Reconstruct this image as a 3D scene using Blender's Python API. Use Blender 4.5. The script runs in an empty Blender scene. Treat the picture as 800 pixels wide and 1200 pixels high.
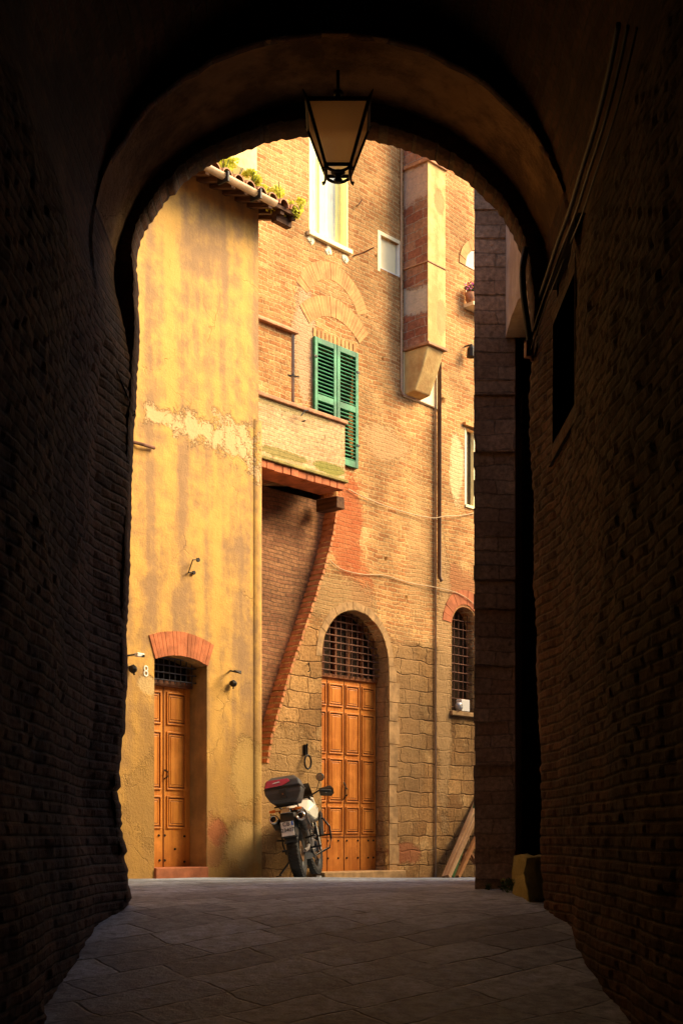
import bpy, bmesh, math, random
from mathutils import Vector, Matrix, noise
R = math.radians
random.seed(11)
sc = bpy.context.scene
C = sc.collection

# ------------------------------------------------------------------ camera, world, sun, exposure
F = 1600.0                                   # focal length in pixels of the 800x1200 photograph
cam = bpy.data.cameras.new('camera'); camo = bpy.data.objects.new('camera', cam); C.objects.link(camo)
cam.sensor_fit = 'VERTICAL'; cam.sensor_height = 36; cam.lens = 48
cam.shift_y = 380 / 1200.0                   # eye-level horizon low in the frame, verticals kept upright
cam.clip_start = 0.05; cam.clip_end = 500
camo.location = (0, 0, 0); camo.rotation_euler = (R(90), 0, 0)
sc.camera = camo
SUN = Vector((0.80, 0.12, 0.62)).normalized()
w = bpy.data.worlds.new('World'); sc.world = w; w.use_nodes = True
wt = w.node_tree; bg = wt.nodes['Background']
sky = wt.nodes.new('ShaderNodeTexSky'); sky.sky_type = 'NISHITA'; sky.sun_disc = False
sky.sun_elevation = math.asin(SUN.z); sky.sun_rotation = math.atan2(SUN.x, SUN.y)
sky.dust_density = 3.0
wt.links.new(sky.outputs[0], bg.inputs[0]); bg.inputs[1].default_value = 0.15
sl = bpy.data.lights.new('sun', 'SUN'); sl.energy = 4.6; sl.angle = R(36); sl.color = (1.0, 0.77, 0.42)
so = bpy.data.objects.new('sun', sl); C.objects.link(so); so.rotation_euler = SUN.to_track_quat('Z', 'Y').to_euler()
sc.view_settings.view_transform = 'Standard'; sc.view_settings.look = 'None'
sc.view_settings.gamma = 1; sc.view_settings.use_curve_mapping = False
sc.view_settings.exposure = 1.25
sc.render.engine = 'CYCLES'
sc.cycles.max_bounces = 7; sc.cycles.diffuse_bounces = 5; sc.cycles.glossy_bounces = 3; sc.cycles.transmission_bounces = 4
sc.cycles.use_denoising = True; sc.cycles.caustics_reflective = False; sc.cycles.caustics_refractive = False

# ------------------------------------------------------------------ node helpers
def nd(t, typ, ins=None, **attrs):
    n = t.nodes.new(typ)
    for k, v in attrs.items(): setattr(n, k, v)
    for k, v in (ins or {}).items():
        if k in ('Offset', 'Squash', 'Squash Frequency'):
            setattr(n, k.lower().replace(' ', '_'), v); continue
        s = n.inputs[k]
        if isinstance(v, bpy.types.NodeSocket): t.links.new(v, s)
        else: s.default_value = v
    return n
def ma(t, op, a, b=0.0, c=None, clamp=False):
    ins = {0: a, 1: b}
    if c is not None: ins[2] = c
    return nd(t, 'ShaderNodeMath', ins, operation=op, use_clamp=clamp).outputs[0]
def c4(c): return (c[0], c[1], c[2], 1.0) if not isinstance(c, bpy.types.NodeSocket) else c
def mixc(t, f, a, b, mode='MIX'):
    return nd(t, 'ShaderNodeMix', {0: f, 6: c4(a), 7: c4(b)}, data_type='RGBA', blend_type=mode).outputs[2]
def mixf(t, f, a, b):
    return nd(t, 'ShaderNodeMix', {0: f, 2: a, 3: b}, data_type='FLOAT').outputs[0]
def sstep(t, x, lo, hi):
    return nd(t, 'ShaderNodeMapRange', {0: x, 1: lo, 2: hi, 3: 0.0, 4: 1.0}, interpolation_type='SMOOTHSTEP').outputs[0]
def noi(t, vec, scale, detail=4.0, rough=0.6, out=0):
    return nd(t, 'ShaderNodeTexNoise', {'Vector': vec, 'Scale': scale, 'Detail': detail, 'Roughness': rough}).outputs[out]
def vmul(t, v, s):
    return nd(t, 'ShaderNodeVectorMath', {0: v, 1: s}, operation='MULTIPLY').outputs[0]
def mat_new(name):
    m = bpy.data.materials.new(name); m.use_nodes = True
    t = m.node_tree; b = t.nodes['Principled BSDF']
    return m, t, b
def coords(t, mode='wall', ang=0.0):
    """object space; x, y and z of the thing in metres. wall -> (x+y, z)"""
    if mode == 'uv': v = nd(t, 'ShaderNodeUVMap').outputs[0]
    else: v = nd(t, 'ShaderNodeTexCoord').outputs['Object']
    s = nd(t, 'ShaderNodeSeparateXYZ', {0: v})
    x, y, z = s.outputs
    if mode == 'wall': vec = nd(t, 'ShaderNodeCombineXYZ', {0: ma(t, 'ADD', x, y), 1: z, 2: 0.0}).outputs[0]
    else: vec = v
    return v, vec, x, y, z
def blob(t, x, z, n, cx, cz, rx, rz, edge=0.18, amp=1.0):
    """soft edged patch with a ragged noise outline"""
    a = ma(t, 'DIVIDE', ma(t, 'SUBTRACT', x, cx), rx); b = ma(t, 'DIVIDE', ma(t, 'SUBTRACT', z, cz), rz)
    r = ma(t, 'ADD', ma(t, 'MULTIPLY', a, a), ma(t, 'MULTIPLY', b, b))
    r = ma(t, 'ADD', r, ma(t, 'MULTIPLY', ma(t, 'SUBTRACT', n, 0.5), 2.6 * amp))
    return ma(t, 'SUBTRACT', 1.0, sstep(t, r, 1.0 - edge, 1.0 + edge))
def simple(name, col, rough=0.6, metal=0.0, var=0.15, bump=0.0, bscale=30, spec=0.3):
    m, t, b = mat_new(name)
    v = nd(t, 'ShaderNodeTexCoord').outputs['Object']
    n = noi(t, v, 6.0, 6)
    f = ma(t, 'MULTIPLY', ma(t, 'SUBTRACT', n, 0.5), var * 4)
    c = mixc(t, sstep(t, n, 0.3, 0.7), [x * (1 - var) for x in col], [min(1, x * (1 + var)) for x in col])
    t.links.new(c, b.inputs['Base Color'])
    b.inputs['Roughness'].default_value = rough; b.inputs['Metallic'].default_value = metal
    b.inputs['Specular IOR Level'].default_value = spec
    if bump:
        bn = nd(t, 'ShaderNodeBump', {'Strength': 0.6, 'Distance': bump, 'Height': noi(t, v, bscale, 5)})
        t.links.new(bn.outputs[0], b.inputs['Normal'])
    return m

def brick_mat(name, c1, c2, mortar, bw=0.28, rh=0.065, ms=0.006, depth=0.009, warp=0.012, patches=(), stone=None,
              stain=0.35, mode='wall', plaster=None, pale=0.0, rough=0.9, smear=0.45, big=None):
    """brick or ashlar masonry. patches: (cx, cz, rx, rz, colour, amount, flatten). stone: (z, c1, c2) switches to ashlar below z"""
    m, t, b = mat_new(name)
    v, vec, x, y, z = coords(t, mode)
    if mode == 'uv': z = nd(t, 'ShaderNodeSeparateXYZ', {0: v}).outputs[1]
    nlow = noi(t, v, 0.9, 5, 0.6); nmid = noi(t, v, 3.2, 6, 0.65); nhi = noi(t, v, 28, 6, 0.7); nf = noi(t, v, 90, 4, 0.7)
    wv = nd(t, 'ShaderNodeTexNoise', {'Vector': v, 'Scale': 5.0, 'Detail': 3.0}).outputs['Color']
    off = nd(t, 'ShaderNodeVectorMath', {0: wv, 1: (0.5, 0.5, 0.5)}, operation='SUBTRACT').outputs[0]
    vw = nd(t, 'ShaderNodeVectorMath', {0: vec, 1: vmul(t, off, (warp * 2, warp * 2, 0))}, operation='ADD').outputs[0]
    if warp:
        w2 = nd(t, 'ShaderNodeTexNoise', {'Vector': v, 'Scale': 0.9, 'Detail': 2.0}).outputs['Color']
        vw = nd(t, 'ShaderNodeVectorMath', {0: vw, 1: vmul(t, nd(t, 'ShaderNodeVectorMath', {0: w2, 1: (0.5, 0.5, 0.5)}, operation='SUBTRACT').outputs[0], (0.3, 0.14, 0))}, operation='ADD').outputs[0]
        w3 = nd(t, 'ShaderNodeTexNoise', {'Vector': v, 'Scale': 24.0, 'Detail': 3.0}).outputs['Color']
        vw = nd(t, 'ShaderNodeVectorMath', {0: vw, 1: vmul(t, nd(t, 'ShaderNodeVectorMath', {0: w3, 1: (0.5, 0.5, 0.5)}, operation='SUBTRACT').outputs[0], (0.02, 0.014, 0))}, operation='ADD').outputs[0]
    br = nd(t, 'ShaderNodeTexBrick', {'Vector': vw, 'Color1': c4(c1), 'Color2': c4(c2), 'Mortar': c4(mortar), 'Scale': 1.0,
            'Mortar Size': ms, 'Mortar Smooth': 0.35, 'Bias': 0.0, 'Brick Width': bw, 'Row Height': rh})
    per = nd(t, 'ShaderNodeTexBrick', {'Vector': vw, 'Color1': (0, 0, 0, 1), 'Color2': (1, 1, 1, 1), 'Mortar': (0.5, 0.5, 0.5, 1), 'Scale': 1.0,
            'Mortar Size': 0.0, 'Brick Width': bw, 'Row Height': rh, 'Bias': 0.0}).outputs['Color']
    col = br.outputs['Color']; fac = br.outputs['Fac']
    if stone:
        zz, s1, s2 = stone
        off2 = vmul(t, off, (0.18, 0.09, 0))
        vs = nd(t, 'ShaderNodeVectorMath', {0: vec, 1: off2}, operation='ADD').outputs[0]
        st = nd(t, 'ShaderNodeTexBrick', {'Vector': vs, 'Color1': c4(s1), 'Color2': c4(s2), 'Mortar': c4([q * 0.8 for q in s1]), 'Scale': 1.0,
             'Mortar Size': 0.014, 'Mortar Smooth': 1.0, 'Bias': 0.1, 'Brick Width': 0.40, 'Row Height': 0.20, 'Squash': 0.8, 'Squash Frequency': 3})
        k = sstep(t, ma(t, 'ADD', z, ma(t, 'MULTIPLY', ma(t, 'SUBTRACT', nlow, 0.5), 1.8)), zz - 0.12, zz + 0.12)
        col = mixc(t, k, st.outputs['Color'], col); fac = mixf(t, k, ma(t, 'MULTIPLY', st.outputs['Fac'], ma(t, 'ADD', 0.25, sstep(t, nmid, 0.35, 0.7))), fac)
    # smeared lime over joints, brick to brick tone, soot
    col = mixc(t, ma(t, 'MULTIPLY', sstep(t, nmid, 0.52, 0.72), smear), col, [min(1, q * 1.15) for q in mortar])
    hv = mixf(t, sstep(t, nhi, 0.25, 0.75), 0.62, 1.36)
    col = mixc(t, 1.0, col, nd(t, 'ShaderNodeCombineColor', {0: hv, 1: hv, 2: hv}).outputs[0], 'MULTIPLY')
    dk = mixf(t, sstep(t, nlow, 0.36, 0.64), 1.0 - stain, 1.12)
    col = mixc(t, 1.0, col, nd(t, 'ShaderNodeCombineColor', {0: dk, 1: dk, 2: dk}).outputs[0], 'MULTIPLY')
    sp = sstep(t, noi(t, v, 11, 3, 0.5), 0.66, 0.72)
    col = mixc(t, ma(t, 'MULTIPLY', sp, 0.55), col, [q * 0.35 for q in c1])
    flat = 0.0
    nb_ = ma(t, 'ADD', ma(t, 'MULTIPLY', nmid, 0.55), ma(t, 'MULTIPLY', nhi, 0.45))
    for (cx, cz, rx, rz, pc, amt, fl) in patches:
        k = ma(t, 'MULTIPLY', blob(t, x, z, nb_, cx, cz, rx, rz, 0.3, 2.2), amt)
        pcol = mixc(t, nhi, [q * 0.75 for q in pc], [min(1, q * 1.2) for q in pc])
        col = mixc(t, k, col, pcol)
        flat = ma(t, 'MAXIMUM', flat, ma(t, 'MULTIPLY', k, fl))
    h = ma(t, 'MULTIPLY', ma(t, 'SUBTRACT', 1.0, fac), ma(t, 'ADD', 0.75, ma(t, 'MULTIPLY', per, 0.5)))
    h = ma(t, 'MULTIPLY', h, ma(t, 'SUBTRACT', 1.0, flat))
    h = ma(t, 'ADD', h, ma(t, 'MULTIPLY', nhi, 0.7)); h = ma(t, 'ADD', h, ma(t, 'MULTIPLY', nf, 0.35))
    h = ma(t, 'ADD', h, ma(t, 'MULTIPLY', nmid, 1.4))
    bn = nd(t, 'ShaderNodeBump', {'Strength': 1.0, 'Distance': depth, 'Height': h})
    t.links.new(bn.outputs[0], b.inputs['Normal']); t.links.new(col, b.inputs['Base Color'])
    b.inputs['Roughness'].default_value = rough; b.inputs['Specular IOR Level'].default_value = 0.15
    return m

def plaster_mat(name, light, dark, streak=0.6, patches=(), bump=0.006, grime=None, peel=None):
    """old lime render: vertical run-off streaks, ragged patches. peel: list of lines (x0,z0,x1,z1,half height)"""
    m, t, b = mat_new(name)
    v, vec, x, y, z = coords(t)
    n1 = noi(t, v, 1.3, 5, 0.62); n2 = noi(t, v, 5.0, 7, 0.68); n3 = noi(t, v, 40, 5, 0.7)
    vs = vmul(t, v, (2.6, 2.6, 0.16)); ns = noi(t, vs, 1.5, 4, 0.55)
    f = ma(t, 'ADD', ma(t, 'MULTIPLY', n1, 1 - streak), ma(t, 'MULTIPLY', ns, streak))
    f = ma(t, 'ADD', f, ma(t, 'MULTIPLY', ma(t, 'SUBTRACT', n2, 0.5), 0.42))
    col = mixc(t, sstep(t, f, 0.38, 0.60), dark, light)
    g = mixf(t, n2, 0.80, 1.2)
    col = mixc(t, 1.0, col, nd(t, 'ShaderNodeCombineColor', {0: g, 1: g, 2: g}).outputs[0], 'MULTIPLY')
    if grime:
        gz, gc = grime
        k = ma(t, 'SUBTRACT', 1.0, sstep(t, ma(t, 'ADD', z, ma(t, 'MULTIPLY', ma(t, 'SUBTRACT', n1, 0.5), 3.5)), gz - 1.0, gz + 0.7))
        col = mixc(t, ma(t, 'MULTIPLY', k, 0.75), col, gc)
    hh = ma(t, 'ADD', ma(t, 'MULTIPLY', n2, 1.0), ma(t, 'MULTIPLY', n3, 0.35))
    dv = nd(t, 'ShaderNodeVectorMath', {0: v, 1: vmul(t, nd(t, 'ShaderNodeTexNoise', {'Vector': v, 'Scale': 3.5, 'Detail': 5.0}).outputs['Color'], (0.5, 0.5, 0.5))}, operation='ADD').outputs[0]
    ck = nd(t, 'ShaderNodeTexVoronoi', {'Vector': dv, 'Scale': 0.85}, feature='DISTANCE_TO_EDGE').outputs['Distance']
    ck = ma(t, 'MULTIPLY', ma(t, 'SUBTRACT', 1.0, sstep(t, ck, 0.0, 0.006)), sstep(t, n1, 0.50, 0.60))
    col = mixc(t, ma(t, 'MULTIPLY', ck, 0.22), col, [q * 0.4 for q in dark]); hh = ma(t, 'SUBTRACT', hh, ma(t, 'MULTIPLY', ck, 0.4))
    sp = sstep(t, n3, 0.60, 0.72); col = mixc(t, ma(t, 'MULTIPLY', sp, 0.25), col, [q * 0.5 for q in dark])
    for (cx, cz, rx, rz, pc, amt, am) in patches:
        k = ma(t, 'MULTIPLY', blob(t, x, z, ma(t, 'ADD', ma(t, 'MULTIPLY', n2, .7), ma(t, 'MULTIPLY', n3, .3)), cx, cz, rx, rz, 0.35, am), amt)
        pcol = mixc(t, n3, [q * 0.8 for q in pc], [min(1, q * 1.15) for q in pc])
        col = mixc(t, k, col, pcol); hh = ma(t, 'SUBTRACT', hh, ma(t, 'MULTIPLY', k, 0.7))
    for (x0, z0, x1, z1, hw, pc) in (peel or ()):
        s = (z1 - z0) / (x1 - x0)
        zl = ma(t, 'ADD', ma(t, 'MULTIPLY', ma(t, 'SUBTRACT', x, x0), s), z0)
        dd = ma(t, 'DIVIDE', ma(t, 'ABSOLUTE', ma(t, 'SUBTRACT', z, zl)), hw)
        xe = ma(t, 'DIVIDE', ma(t, 'ABSOLUTE', ma(t, 'SUBTRACT', x, (x0 + x1) / 2)), (x1 - x0) / 2)
        r = ma(t, 'ADD', ma(t, 'MAXIMUM', dd, ma(t, 'POWER', xe, 4.0)), ma(t, 'ADD', ma(t, 'MULTIPLY', ma(t, 'SUBTRACT', n2, 0.5), 5.0), ma(t, 'MULTIPLY', ma(t, 'SUBTRACT', n3, 0.5), 2.2)))
        k = ma(t, 'SUBTRACT', 1.0, sstep(t, r, 0.80, 1.20))
        col = mixc(t, ma(t, 'MULTIPLY', k, 0.9), col, pc); hh = ma(t, 'SUBTRACT', hh, ma(t, 'MULTIPLY', k, 0.9))
    bn = nd(t, 'ShaderNodeBump', {'Strength': 1.0, 'Distance': bump, 'Height': hh})
    t.links.new(bn.outputs[0], b.inputs['Normal']); t.links.new(col, b.inputs['Base Color'])
    b.inputs['Roughness'].default_value = 0.92; b.inputs['Specular IOR Level'].default_value = 0.12
    return m

def wood_mat(name, col, dark, along='z', rough=0.5, spec=0.35, scale=1.0):
    m, t, b = mat_new(name)
    v = nd(t, 'ShaderNodeTexCoord').outputs['Object']
    sc_ = {'z': (22, 22, 1.3), 'x': (1.3, 22, 22), 'y': (22, 1.3, 22)}[along]
    g = noi(t, vmul(t, v, tuple(q * scale for q in sc_)), 1.0, 5, 0.6); l = noi(t, v, 1.6, 4)
    f = ma(t, 'ADD', ma(t, 'MULTIPLY', g, 0.6), ma(t, 'MULTIPLY', l, 0.4))
    c = mixc(t, sstep(t, f, 0.36, 0.62), dark, col)
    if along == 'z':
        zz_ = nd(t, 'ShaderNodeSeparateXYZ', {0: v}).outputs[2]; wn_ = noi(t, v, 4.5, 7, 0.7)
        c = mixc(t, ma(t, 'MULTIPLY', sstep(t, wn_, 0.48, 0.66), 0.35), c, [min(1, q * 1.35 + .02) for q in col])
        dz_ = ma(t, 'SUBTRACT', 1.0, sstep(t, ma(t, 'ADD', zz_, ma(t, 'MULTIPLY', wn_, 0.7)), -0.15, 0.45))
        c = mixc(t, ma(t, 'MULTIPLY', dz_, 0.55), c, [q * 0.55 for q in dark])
    t.links.new(c, b.inputs['Base Color']); b.inputs['Roughness'].default_value = rough
    b.inputs['Specular IOR Level'].default_value = spec
    bn = nd(t, 'ShaderNodeBump', {'Strength': 0.4, 'Distance': 0.002, 'Height': g}); t.links.new(bn.outputs[0], b.inputs['Normal'])
    return m

# ------------------------------------------------------------------ mesh helpers
def obj(name, bm, m, parent=None, smooth=False, bevel=0.0):
    me = bpy.data.meshes.new(name)
    if smooth:
        for f in bm.faces: f.smooth = True
    bm.to_mesh(me); bm.free()
    o = bpy.data.objects.new(name, me); C.objects.link(o)
    ms = m if isinstance(m, (list, tuple)) else [m]
    for q in ms: me.materials.append(q)
    if parent: o.parent = parent
    if bevel:
        b = o.modifiers.new('bevel', 'BEVEL'); b.width = bevel; b.segments = 2; b.limit_method = 'ANGLE'; b.angle_limit = R(35)
    return o
def tag(o, label, cat, group=None, kind=None):
    o['label'] = label; o['category'] = cat
    if group: o['group'] = group
    if kind: o['kind'] = kind
    return o
def thing(name, label, cat, loc=(0, 0, 0), rz=0.0, group=None):
    o = bpy.data.objects.new(name, None); C.objects.link(o); o.empty_display_size = 0.1
    o.location = loc; o.rotation_euler = (0, 0, rz); return tag(o, label, cat, group)
def box(bm, x0, x1, y0, y1, z0, z1, mi=0, mtx=None, jit=0.0):
    vs = [bm.verts.new((x, y, z)) for x in (x0, x1) for y in (y0, y1) for z in (z0, z1)]
    if jit:
        for v in vs: v.co += Vector((random.uniform(-jit, jit), random.uniform(-jit, jit), random.uniform(-jit, jit)))
    if mtx is not None:
        for v in vs: v.co = mtx @ v.co
    for q in ((0, 1, 3, 2), (4, 6, 7, 5), (0, 4, 5, 1), (2, 3, 7, 6), (0, 2, 6, 4), (1, 5, 7, 3)):
        f = bm.faces.new([vs[i] for i in q]); f.material_index = mi
    return vs
def tube(bm, pts, r, seg=8, cap=True, mi=0):
    pts = [Vector(p) for p in pts]; rings = []
    rr = r if isinstance(r, (list, tuple)) else [r] * len(pts)
    up = Vector((0.13, 0.21, 0.97)).normalized()
    for i, p in enumerate(pts):
        d = (pts[min(i + 1, len(pts) - 1)] - pts[max(i - 1, 0)]).normalized()
        a = d.cross(up)
        if a.length < 0.05: a = d.cross(Vector((1, 0, 0)))
        a.normalize(); c = d.cross(a)
        rings.append([bm.verts.new(p + (a * math.cos(2 * math.pi * k / seg) + c * math.sin(2 * math.pi * k / seg)) * rr[i]) for k in range(seg)])
    for i in range(len(rings) - 1):
        for k in range(seg):
            f = bm.faces.new((rings[i][k], rings[i][(k + 1) % seg], rings[i + 1][(k + 1) % seg], rings[i + 1][k])); f.material_index = mi
    if cap:
        for q in (rings[0], rings[-1]):
            try: f = bm.faces.new(q); f.material_index = mi
            except ValueError: pass
def lathe(bm, prof, mtx, seg=32, mi=0):
    """prof: list of (radius, axial) closed loop; the axis is local x"""
    rings = []
    for k in range(seg):
        a = 2 * math.pi * k / seg
        rings.append([bm.verts.new(mtx @ Vector((h, r * math.cos(a), r * math.sin(a)))) for r, h in prof])
    n = len(prof)
    for k in range(seg):
        for i in range(n):
            f = bm.faces.new((rings[k][i], rings[k][(i + 1) % n], rings[(k + 1) % seg][(i + 1) % n], rings[(k + 1) % seg][i])); f.material_index = mi
def hull(bm, pts):
    vs = [bm.verts.new(p) for p in pts]
    r = bmesh.ops.convex_hull(bm, input=vs)
    bmesh.ops.delete(bm, geom=[g for g in r['geom_interior'] if isinstance(g, bmesh.types.BMVert)], context='VERTS')
def prism(outline, holes, y0, y1):
    """outline and holes as (x, z) polygons, filled and given thickness from y0 to y1"""
    cu = bpy.data.curves.new('tmp', 'CURVE'); cu.dimensions = '2D'; cu.fill_mode = 'BOTH'; cu.extrude = (y1 - y0) / 2
    for poly in [outline] + list(holes):
        s = cu.splines.new('POLY'); s.points.add(len(poly) - 1); s.use_cyclic_u = True
        for p, (a, b) in zip(s.points, poly): p.co = (a, b, 0, 1)
    o = bpy.data.objects.new('tmp', cu); C.objects.link(o)
    dg = bpy.context.evaluated_depsgraph_get(); dg.update()
    me = bpy.data.meshes.new_from_object(o.evaluated_get(dg))
    bm = bmesh.new(); bm.from_mesh(me)
    for v in bm.verts: v.co = Vector((v.co.x, v.co.z + (y0 + y1) / 2, v.co.y))
    bmesh.ops.remove_doubles(bm, verts=bm.verts, dist=1e-5)
    bmesh.ops.recalc_face_normals(bm, faces=bm.faces)
    bpy.data.objects.remove(o); bpy.data.curves.remove(cu); bpy.data.meshes.remove(me)
    return bm
def arch_poly(x0, x1, zb, zs, rise, n=16):
    """opening outline: straight sides up to zs, elliptical or segmental head"""
    pts = [(x0, zb), (x1, zb)]
    cx = (x0 + x1) / 2; a = (x1 - x0) / 2
    if rise >= a * 0.9:
        for k in range(n + 1):
            t = math.pi * k / n; pts.append((cx + a * math.cos(t), zs + rise * math.sin(t)))
    else:
        rad = (a * a + rise * rise) / (2 * rise); h = math.asin(a / rad)
        for k in range(n + 1):
            t = h - 2 * h * k / n; pts.append((cx + rad * math.sin(t), zs + rise - rad + rad * math.cos(t)))
    return pts
def voussoirs(bm, cx, cz, r0, r1, a0, a1, n, y0, y1, gap=0.006, jit=0.004):
    """a fan of separate bricks round (cx, cz); angles from the vertical"""
    for k in range(n):
        t0 = a0 + (a1 - a0) * k / n + gap / r1 / 2; t1 = a0 + (a1 - a0) * (k + 1) / n - gap / r1 / 2
        rr0 = r0 + random.uniform(-jit, jit); rr1 = r1 + random.uniform(-jit, jit); yy = y0 + random.uniform(-jit, jit)
        vs = [bm.verts.new((cx + r * math.sin(t), y, cz + r * math.cos(t))) for t in (t0, t1) for y in (yy, y1) for r in (rr0, rr1)]
        for q in ((0, 1, 3, 2), (4, 6, 7, 5), (0, 4, 5, 1), (2, 3, 7, 6), (0, 2, 6, 4), (1, 5, 7, 3)):
            bm.faces.new([vs[i] for i in q])
def fbm(x, y, z, s): return noise.fractal(Vector((x * s, y * s, z * s)), 1.0, 2.0, 4)

class Frame:
    """a facade plane: local x along it, local -y towards the viewer, z up"""
    def __init__(s, o, ang):
        s.o = Vector(o); s.ang = ang; s.xd = Vector((math.cos(ang), math.sin(ang), 0)); s.yd = Vector((-math.sin(ang), math.cos(ang), 0))
    def L(s, u, v, off=0.0):
        """where the sight line through photo pixel (u, v) meets the plane standing `off` proud of the facade"""
        r = Vector(((u - 400) / F, 1.0, (980 - v) / F))
        t = (s.o.dot(s.yd) - off) / r.dot(s.yd); p = r * t
        return (p - s.o).dot(s.xd), p.z
    def x(s, u, off=0.0): return s.L(u, 600, off)[0]
    def z(s, u, v, off=0.0): return s.L(u, v, off)[1]
    def world(s, x, y, z): return s.o + s.xd * x + s.yd * y + Vector((0, 0, z))
def P(u, v, d): return Vector(((u - 400) / F * d, d, (980 - v) / F * d))

MF = Frame((0, 17.6, 0), math.atan(1.12))
YF = Frame((-0.958, 15.8, 0), math.atan(1.216))
BW, RH = 0.28, 0.065

# ------------------------------------------------------------------ materials
M = {}
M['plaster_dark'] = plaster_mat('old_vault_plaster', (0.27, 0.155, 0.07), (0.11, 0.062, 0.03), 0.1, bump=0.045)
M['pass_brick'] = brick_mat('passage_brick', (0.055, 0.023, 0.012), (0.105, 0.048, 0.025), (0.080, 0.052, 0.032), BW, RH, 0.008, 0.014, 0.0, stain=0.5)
M['pillar_brick'] = brick_mat('pillar_brick', (0.44, 0.28, 0.175), (0.60, 0.43, 0.29), (0.38, 0.27, 0.18), 0.36, 0.12, 0.006, 0.016, 0.02, stain=0.35, smear=0.3)
M['iron'] = simple('black_iron', (0.02, 0.016, 0.013), 0.55, 0.4, 0.3, 0.002)
M['rust'] = simple('rusty_iron', (0.16, 0.07, 0.04), 0.8, 0.2, 0.4, 0.002)
M['beige_pipe'] = simple('painted_pipe', (0.55, 0.38, 0.25), 0.5, 0.0, 0.15)
M['brown_pipe'] = simple('brown_pipe', (0.17, 0.10, 0.06), 0.45, 0.3, 0.2)
M['grey_pipe'] = simple('zinc_pipe', (0.42, 0.40, 0.38), 0.4, 0.5, 0.15)
M['cable'] = simple('pale_cable', (0.52, 0.36, 0.20), 0.7, 0.0, 0.1)
M['black_cable'] = simple('black_cable', (0.025, 0.02, 0.018), 0.6, 0.0, 0.1)
M['white'] = simple('white_paint', (0.75, 0.70, 0.62), 0.5, 0.0, 0.08)
M['void'] = simple('dark_interior', (0.015, 0.011, 0.008), 0.95, 0.0, 0.3)
M['door'] = wood_mat('varnished_door', (0.66, 0.235, 0.035), (0.46, 0.135, 0.018), 'z', 0.42, 0.4)
M['door_groove'] = wood_mat('dark_varnish', (0.22, 0.065, 0.012), (0.13, 0.04, 0.01), 'z')
M['door_pale'] = wood_mat('honey_varnished_door', (0.66, 0.25, 0.035), (0.46, 0.15, 0.02), 'z', 0.45, 0.4)
M['old_wood'] = wood_mat('old_dark_beam', (0.13, 0.065, 0.035), (0.06, 0.03, 0.018), 'y', 0.85, 0.1)
M['plank'] = wood_mat('raw_plank', (0.50, 0.30, 0.15), (0.30, 0.15, 0.06), 'z', 0.8, 0.15)
M['green'] = simple('green_shutter_paint', (0.045, 0.20, 0.095), 0.6, 0.0, 0.45, 0.001)
M['red_brick'] = simple('red_voussoir_brick', (0.42, 0.13, 0.05), 0.9, 0.0, 0.3, 0.006, 35)
M['pink_brick'] = simple('faded_voussoir_brick', (0.50, 0.24, 0.082), 0.9, 0.0, 0.25, 0.006, 35)
M['tile'] = simple('terracotta_tile', (0.42, 0.20, 0.10), 0.9, 0.0, 0.35, 0.006, 25)
M['sunlit_yellow_paint'] = simple('sunlit_yellow_paint', (0.92, 0.84, 0.42), 0.7, 0.0, 0.06)  # yellow paint, paled to carry the sun's reflection on it
M['cream'] = simple('cream_paint', (0.85, 0.72, 0.42), 0.7, 0.0, 0.06)
M['curtain'] = simple('white_curtain', (0.92, 0.90, 0.78), 0.9, 0.0, 0.08)
M['leaf'] = simple('yellow_green_leaf', (0.52, 0.52, 0.07), 0.6, 0.0, 0.5)  # the plant's own yellow-green
M['leaf_dark'] = simple('green_leaf', (0.06, 0.10, 0.02), 0.6, 0.0, 0.4)
m, t, b = mat_new('bright_leaf')
v = nd(t, 'ShaderNodeTexCoord').outputs['Object']; lc_ = mixc(t, noi(t, v, 14, 2), (0.42, 0.46, 0.04), (0.80, 0.74, 0.12))
tl = nd(t, 'ShaderNodeBsdfTranslucent', {'Color': lc_}); df = nd(t, 'ShaderNodeBsdfDiffuse', {'Color': lc_})
mx = nd(t, 'ShaderNodeMixShader', {0: 0.5, 1: tl.outputs[0], 2: df.outputs[0]}); t.links.new(mx.outputs[0], t.nodes['Material Output'].inputs[0]); M['leaf'] = m
M['gutter'] = simple('weathered_gutter', (0.42, 0.28, 0.16), 0.5, 0.3, 0.25, 0.002)

# ------------------------------------------------------------------ ground
def gz(x, y):
    T = [(-40, -4.2), (-8, -2.1), (0, -1.5), (4, -1.2), (6.8, -0.975), (7.5, -0.88), (8.6, -0.68), (9.4, -0.55), (10, -0.482), (11, -0.452), (12.3, -0.425),
         (13.5, -0.418), (14.7, -0.444), (16, -0.482), (19.5, -0.586), (30, -0.85), (300, -1.2)]
    for (a, za), (b, zb) in zip(T, T[1:]):
        if y <= b:
            k = (y - a) / (b - a); return za + (zb - za) * k
    return T[-1][1]
def gzs(x, y):
    return sum(gz(x, y + k * 0.22) for k in (-2, -1, 0, 1, 2)) / 5 + 0.012 * fbm(x, y, 3.1, 0.8) - 0.006
bm = bmesh.new()
xs = [-250, -80, -30, -12] + [-8 + 0.5 * i for i in range(12)] + [-2 + 0.1 * i for i in range(41)] + [2.5 + 0.5 * i for i in range(12)] + [12, 30, 80, 250]
ys = [-250, -80, -30, -15, -8, -4, -1, 2, 4] + [5 + 0.1 * i for i in range(151)] + [21, 23, 26, 30, 50, 100, 250]
G = [[bm.verts.new((x, y, gzs(x, y))) for x in xs] for y in ys]
for j in range(len(ys) - 1):
    for i in range(len(xs) - 1): bm.faces.new((G[j][i], G[j][i + 1], G[j + 1][i + 1], G[j + 1][i]))
m, t, b = mat_new('flagstones')
v = nd(t, 'ShaderNodeTexCoord').outputs['Object']
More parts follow.
